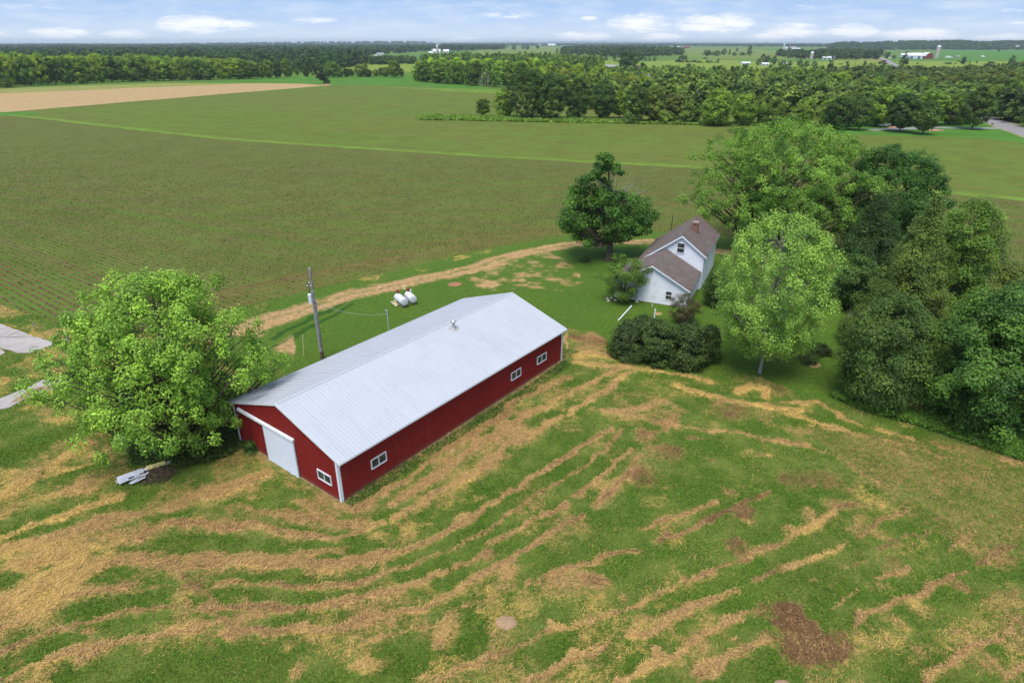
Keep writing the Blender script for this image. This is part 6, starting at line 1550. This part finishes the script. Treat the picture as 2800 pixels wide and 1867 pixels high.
wood_row(2300, 2800, 262, lin((2300,214),(2450,204),(2600,200),(2700,196),(2800,190)), 15, [(0.088, 0.143, 0.035), (0.102, 0.149, 0.037), GM], ['round', 'broad'], 46, 14, 'brownish green tree in the wood behind the driveway lawn', 'first inner row of the wood by the road')
wood_row(2280, 2830, 238, lin((2280,204),(2450,198),(2600,196),(2700,188),(2830,170)), 18, [(0.088, 0.136, 0.035), (0.096, 0.162, 0.037), (0.081, 0.126, 0.033)], ['round', 'tall'], 40, 15, 'brownish tree top in the wood below the far road', 'second inner row of the wood by the road')
wood_row(2690, 2850, 318, lin((2690,235),(2760,218),(2850,205)), 4, [(0.079, 0.149, 0.033), GM], ['broad', 'round'], 70, 16, 'tall tree at the right edge beyond the road', 'trees at the right edge beyond the road')
wood_row(2720, 2860, 292, lin((2720,205),(2860,190)), 5, [(0.079, 0.143, 0.033), (0.096, 0.162, 0.035)], ['broad'], 66, 17, 'dark tree in the second row at the right edge beyond the road', 'second row at the right edge beyond the road')
wood_row(2640, 2860, 225, lin((2640,196),(2740,186),(2860,172)), 8, [(0.105, 0.175, 0.037), GO], ['broad', 'round'], 50, 18, 'tree on the slope at the right edge below the far pasture', 'third row at the right edge beyond the road')
wood_row(1650, 2300, 229, lin((1650,200),(2000,198),(2300,196)), 15, [(0.149, 0.243, 0.043), GM, GL], ['round', 'tall'], 30, 19, 'light tree at the back edge of the right-hand wood by the far field', 'back edge of the right-hand wood')
for px in range(2536, 2645, 9):
    px_tree('spruce', px, 207+(2590-px)*.01, 189-(px-2536)*.035, 13, (0.052, 0.100, 0.030), 'dark spruce in the straight planted row on the far pasture', 'planted spruce row', 'spruce', jit=.04)
# single trees over the far fields
for px, py, tp, w, d in [(1405,138,120,15,1),(1430,136,124,12,0),(1442,137,122,16,1),(1470,134,122,14,1),(1523,147,131,10,0),(1490,148,140,8,0),(1295,138,130,9,1),(1276,141,133,9,0),(1252,143,134,10,1),(1240,145,137,9,0),
 (1680,164,140,15,1),(1640,166,140,22,0),(1615,163,146,16,0),(1656,168,148,14,1),(1754,166,141,24,0),(1766,167,157,10,1),(1776,167,157,9,1),(1790,168,154,12,1),(1935,154,136,30,1),(1958,154,138,26,1),(1978,151,133,18,1),(1994,151,134,8,0),(2015,141,131,11,1),(2008,153,142,18,0),(2030,152,143,26,1),(2048,153,124,19,1),
 (1963,173,160,9,0),(2072,180,162,14,1),(2086,178,148,26,1),(2099,176,150,16,1),(2115,178,152,20,1),(2137,183,164,28,0),(2158,183,166,16,1),(2185,182,160,18,1),(2203,185,166,21,0),(2226,185,167,19,0),(2271,185,162,17,1),(2316,186,166,14,1),(2252,193,184,10,0),(2278,192,182,9,0),(2363,183,165,15,0),(2383,193,171,26,0),(2410,193,163,28,1),(2358,192,184,12,0),
 (2470,181,150,30,1),(2632,176,154,23,1),(2702,190,167,36,1),(2765,175,152,21,1),(2730,142,132,9,1),(2424,160,142,24,1),(2443,161,150,10,1),(2508,177,170,6,0),(2652,174,166,7,0),(2670,174,165,6,0),(2612,176,171,6,1),(2480,160,140,20,1),(1118,143,130,10,0)]:
    px_tree('round', px, py, tp, w, (0.070, 0.130, 0.033) if d else (0.116, 0.194, 0.040), 'single dark tree dotted over the far green fields' if d else 'single lighter tree dotted over the far green fields', 'dark trees dotted over the far fields' if d else 'light trees dotted over the far fields', lib=MINI)
px_tree('broad', 1715, 190, 140, 64, (0.070, 0.138, 0.033), 'big round tree between two low brown houses in the middle distance', None)
for px, py, tp, w in [(1868,171,150,34),(1852,171,161,20),(1895,171,164,26),(1912,172,166,20),(1940,172,165,26),(1958,172,168,14),(2300,177,174,14),(2590,176,170,26),(1928,161,157,14),(1870,160,157,10),(2045,178,172,8)]:
    px_tree('bush', px, py, tp, w, (0.088, 0.154, 0.035), 'low bush in the far fields beyond the right-hand wood', 'bushes in the far fields', 'bush', 'bush', lib=MINI)
for px in (1830,1858,1893,1924,1962,2028,2068,2126,2152,1812): px_tree('bush', px, 182+(px-1830)*.022, 178.5+(px-1830)*.022, 5, (0.063, 0.113, 0.033), 'tiny dark shrub in a thin line across the far yellow green field', 'line of tiny shrubs', 'bush', 'bush', lib=MINI)
simple_post('utility_pole', 'distant wooden utility pole beside the road beyond the wood', G(2334, 198), 163, .3, plain('far_pole', (.2, .14, .11), .9), cap=M_dark, cat='utility pole')

# ------------------------------------------------------------------ woods that read as one mass
def forest(name, label, poly_px, n, hr, wr, col, seed, col2=None, z=0.0, kinds=('round',), zf=None):
    """Crowns scattered over a far wood, thinner with distance, joined into one mass."""
    rng = np.random.default_rng(seed); pp = np.array(poly_px, float)
    out_v, out_f, out_t = [], [], []; off = 0; k = 0; tries = 0
    lib = [MINI[kk][i] for kk in kinds for i in range(len(MINI[kk]))]
    cache = []
    for cm, tm, w, h in lib:
        v = np.empty(len(cm.vertices)*3, np.float32); cm.vertices.foreach_get('co', v); t = np.empty(len(cm.polygons), np.float32); cm.attributes['tint'].data.foreach_get('value', t)
        cache.append((v.reshape(-1, 3), t, w, h))
    y0, y1 = pp[:, 1].min(), pp[:, 1].max()
    PX = rng.uniform(pp[:, 0].min(), pp[:, 0].max(), n*8); PY = 116+(y0-116)*((y1-116)/(y0-116))**rng.random(n*8)
    ok = inside([tuple(p) for p in pp], PX, PY); PX, PY = PX[ok][:n], PY[ok][:n]
    for a, b in zip(PX, PY):
        P = G(a, b); v, t, w, h = cache[rng.integers(len(cache))]
        g = 1+max(0, (P[1]-900)/1800)
        H = rng.uniform(*hr); W = rng.uniform(*wr)*g; th = rng.random()*2*PI; c, s = math.cos(th), math.sin(th)
        x = (v[:, 0]*c-v[:, 1]*s)*W/w+P[0]; y = (v[:, 0]*s+v[:, 1]*c)*W/w+P[1]
        zz = v[:, 2]*H/h+(zf(P[0], P[1]) if zf else z)
        out_v.append(np.stack([x, y, zz], 1)); out_t.append(np.clip(t+rng.normal(0, .22), 0, 1))
    V = np.concatenate(out_v); T = np.concatenate(out_t)
    o = obj_np(name, V, np.arange(len(V)).reshape(-1, 4), M_leaf, attrs={'tint': ('FLOAT', 'FACE', T)}); o.color = (*col, 1)
    tag(o, label, 'wood', kind='stuff')
DKF = (0.060, 0.120, 0.033)
forest('forest', 'dark wide forest stretching behind the long woodland edge to the horizon', [(-250,215),(300,205),(700,190),(900,186),(1000,178),(1008,152),(1100,147),(1180,140),(1190,128),(900,126),(600,128),(-250,127)], 3800, (14, 19), (9, 15), DKF, 301)
forest('forest', 'light tops of the deep middle wood behind its front rows', [(1150,214),(1300,218),(1450,225),(1640,215),(1650,196),(1500,175),(1250,172),(1160,178)], 420, (13, 17), (8, 12), (0.149, 0.251, 0.043), 302)
forest('forest', 'dark trees around the far white farm in the left middle distance', [(700,198),(880,200),(1010,176),(1010,160),(900,165),(700,172)], 260, (11, 16), (8, 12), (0.070, 0.143, 0.035), 303, kinds=('round', 'spruce'))
forest('forest', 'mid-distance trees between the far green fields left of the middle wood', [(1012,178),(1135,176),(1135,172),(1020,172)], 60, (8, 12), (8, 12), (0.088, 0.162, 0.037), 304)
forest('forest', 'broad dark wood in the far middle distance right of centre', [(1535,152),(1700,158),(1860,154),(1865,146),(1750,134),(1600,134),(1540,140)], 420, (14, 19), (9, 14), (0.077, 0.139, 0.037), 305)
forest('forest', 'thin dark wood on the far left farm hill', [(1175,136),(1215,133),(1380,131),(1375,137),(1240,140)], 120, (15, 20), (11, 16), DKF, 306)
forest('forest', 'far wood along the horizon behind the white barns', [(1210,128),(1530,126),(1900,127),(2120,129),(2290,130),(2290,124),(1210,121)], 900, (14, 19), (12, 18), (0.063, 0.123, 0.037), 307)
forest('forest', 'dark wood behind the long white shed left of the road', [(2290,164),(2400,163),(2412,155),(2390,148),(2290,146),(2200,150),(2120,152),(2140,160),(2200,162)], 260, (11, 16), (9, 13), (0.070, 0.130, 0.035), 308)
forest('forest', 'trees filling the back of the wood by the road', [(2250,214),(2480,218),(2640,212),(2830,196),(2850,260),(2600,250),(2300,250)], 420, (9, 12), (8, 12), (0.115, 0.185, 0.040), 309)
forest('forest', 'trees filling the depth of the right-hand wood', [(1540,300),(1900,312),(2250,318),(2250,225),(1700,222),(1480,225)], 520, (10, 14), (8, 11), (0.145, 0.240, 0.046), 310)
forest('forest', 'thicket filling the wood behind the driveway trees', [(2240,330),(2690,318),(2700,270),(2240,270)], 200, (8, 11), (8, 11), (0.145, 0.240, 0.046), 311)
forest('forest', 'thicket beyond the road at the right edge', [(2720,322),(2900,370),(2900,190),(2760,200),(2700,270)], 200, (9, 13), (9, 12), (0.084, 0.149, 0.034), 312)

# hills on the horizon, wooded
def hills(name, ridge_px, py_base, ridge_y, depth, col, seed, trees, label, hr=(14, 19)):
    """A long low hill whose crest is seen along the horizon, with a wood over it."""
    xs = np.linspace(ridge_px[0][0], ridge_px[-1][0], 90); Y = G(1400, py_base)[1]
    top = np.interp(xs, [p[0] for p in ridge_px], [p[1] for p in ridge_px])
    V = []; F = []
    m = len(xs); prof = [(-.5, 0), (-.3, .35), (-.1, .85), (0, 1), (.15, .9), (.4, .4), (.6, 0)]
    crest = []
    for x, t in zip(xs, top):
        d = ray(x, t); s = Y/d[1]; z = max(1.0, CAM_H+d[2]*s-14); crest.append((d[0]*s, z))
    for fy_, fz in prof:
        for (X, z) in crest:
            k = (Y+fy_*depth)/Y
            V.append((X*k, Y+fy_*depth, -2+(z+2)*fz))
    for i in range(len(prof)-1):
        for j in range(m-1): F.append((i*m+j, i*m+j+1, (i+1)*m+j+1, (i+1)*m+j))
    me = bpy.data.meshes.new(name); me.from_pydata(V, [], F); me.materials.append(M_hill); me.polygons.foreach_set('use_smooth', np.ones(len(F), bool))
    tag(link(bpy.data.objects.new(name, me)), kind='structure')
    cx = np.array([c[0] for c in crest]); cz = np.array([c[1] for c in crest])
    rng = np.random.default_rng(seed); vs, ts = [], []
    v, t = np.empty(0), None
    cache = []
    for cm, tm, w, h in MINI['round']:
        v = np.empty(len(cm.vertices)*3, np.float32); cm.vertices.foreach_get('co', v); t = np.empty(len(cm.polygons), np.float32); cm.attributes['tint'].data.foreach_get('value', t); cache.append((v.reshape(-1, 3), t, w, h))
    pf = np.array(prof)
    for i in range(trees):
        f = rng.uniform(-.5, .12); X = rng.uniform(cx[0], cx[-1]); k = (Y+f*depth)/Y
        z = -2+(np.interp(X, cx, cz)+2)*np.interp(f, pf[:, 0], pf[:, 1])-1.5
        v, t, w, h = cache[rng.integers(3)]; W = rng.uniform(12, 20)*(1+Y/6000); H = rng.uniform(*hr)
        vs.append(np.stack([v[:, 0]*W/w+X*k, v[:, 1]*W/w+Y+f*depth, v[:, 2]*H/h+z], 1)); ts.append(np.clip(t+rng.normal(0, .2), 0, 1))
    V = np.concatenate(vs); o = obj_np('forest', V, np.arange(len(V)).reshape(-1, 4), M_leaf, attrs={'tint': ('FLOAT', 'FACE', np.concatenate(ts))}); o.color = (*col, 1)
    tag(o, label, 'wood', kind='stuff')
M_hill = plain('hill_green', (0.06, 0.121, 0.037), 1.0, var=.3, scale=.02)
hills('hills', [(2270,120),(2300,114),(2380,115),(2470,111),(2560,110.5),(2640,109),(2670,113),(2720,112),(2900,107)], 134, None, 900, (0.070, 0.133, 0.035), 401, 900, 'wooded ridge above the red gambrel barn on the right horizon')
hills('hills', [(-200,121),(0,120),(200,119),(400,121),(520,117.5),(900,113.5),(1130,112.5),(1180,114),(1190,119)], 125, None, 1500, (0.063, 0.123, 0.037), 402, 900, 'dark wooded rise on the left horizon')
hills('hills', [(-300,119),(0,118.5),(250,119.5),(330,118),(450,119),(620,118.5),(800,118),(1400,114),(1600,112.5),(1800,114),(2000,115),(2300,117),(3000,116)], 119.2, None, 2500, (0.063, 0.123, 0.040), 403, 1100, 'far blue wooded horizon')

# ------------------------------------------------------------------ air
def air():
    m = bpy.data.materials.new('haze'); m.use_nodes = True; nt = NT(m.node_tree); nt.n.clear()
    out = nt.n.new('ShaderNodeOutputMaterial'); pv = nt.n.new('ShaderNodeVolumePrincipled')
    pv.inputs['Color'].default_value = (.80, .91, 1.0, 1); pv.inputs['Density'].default_value = HAZE; pv.inputs['Anisotropy'].default_value = 0.1
    nt.l.new(pv.outputs[0], out.inputs['Volume'])
    try: m.cycles.homogeneous_volume = True
    except Exception: pass
    mb = MB(); mb.box(-17000, 17000, -14000, 20500, -4, 75); o = mb.build('haze', m); tag(o, kind='stuff'); o['label'] = 'pale air haze over the fields'
HAZE = 7.5e-5
air()
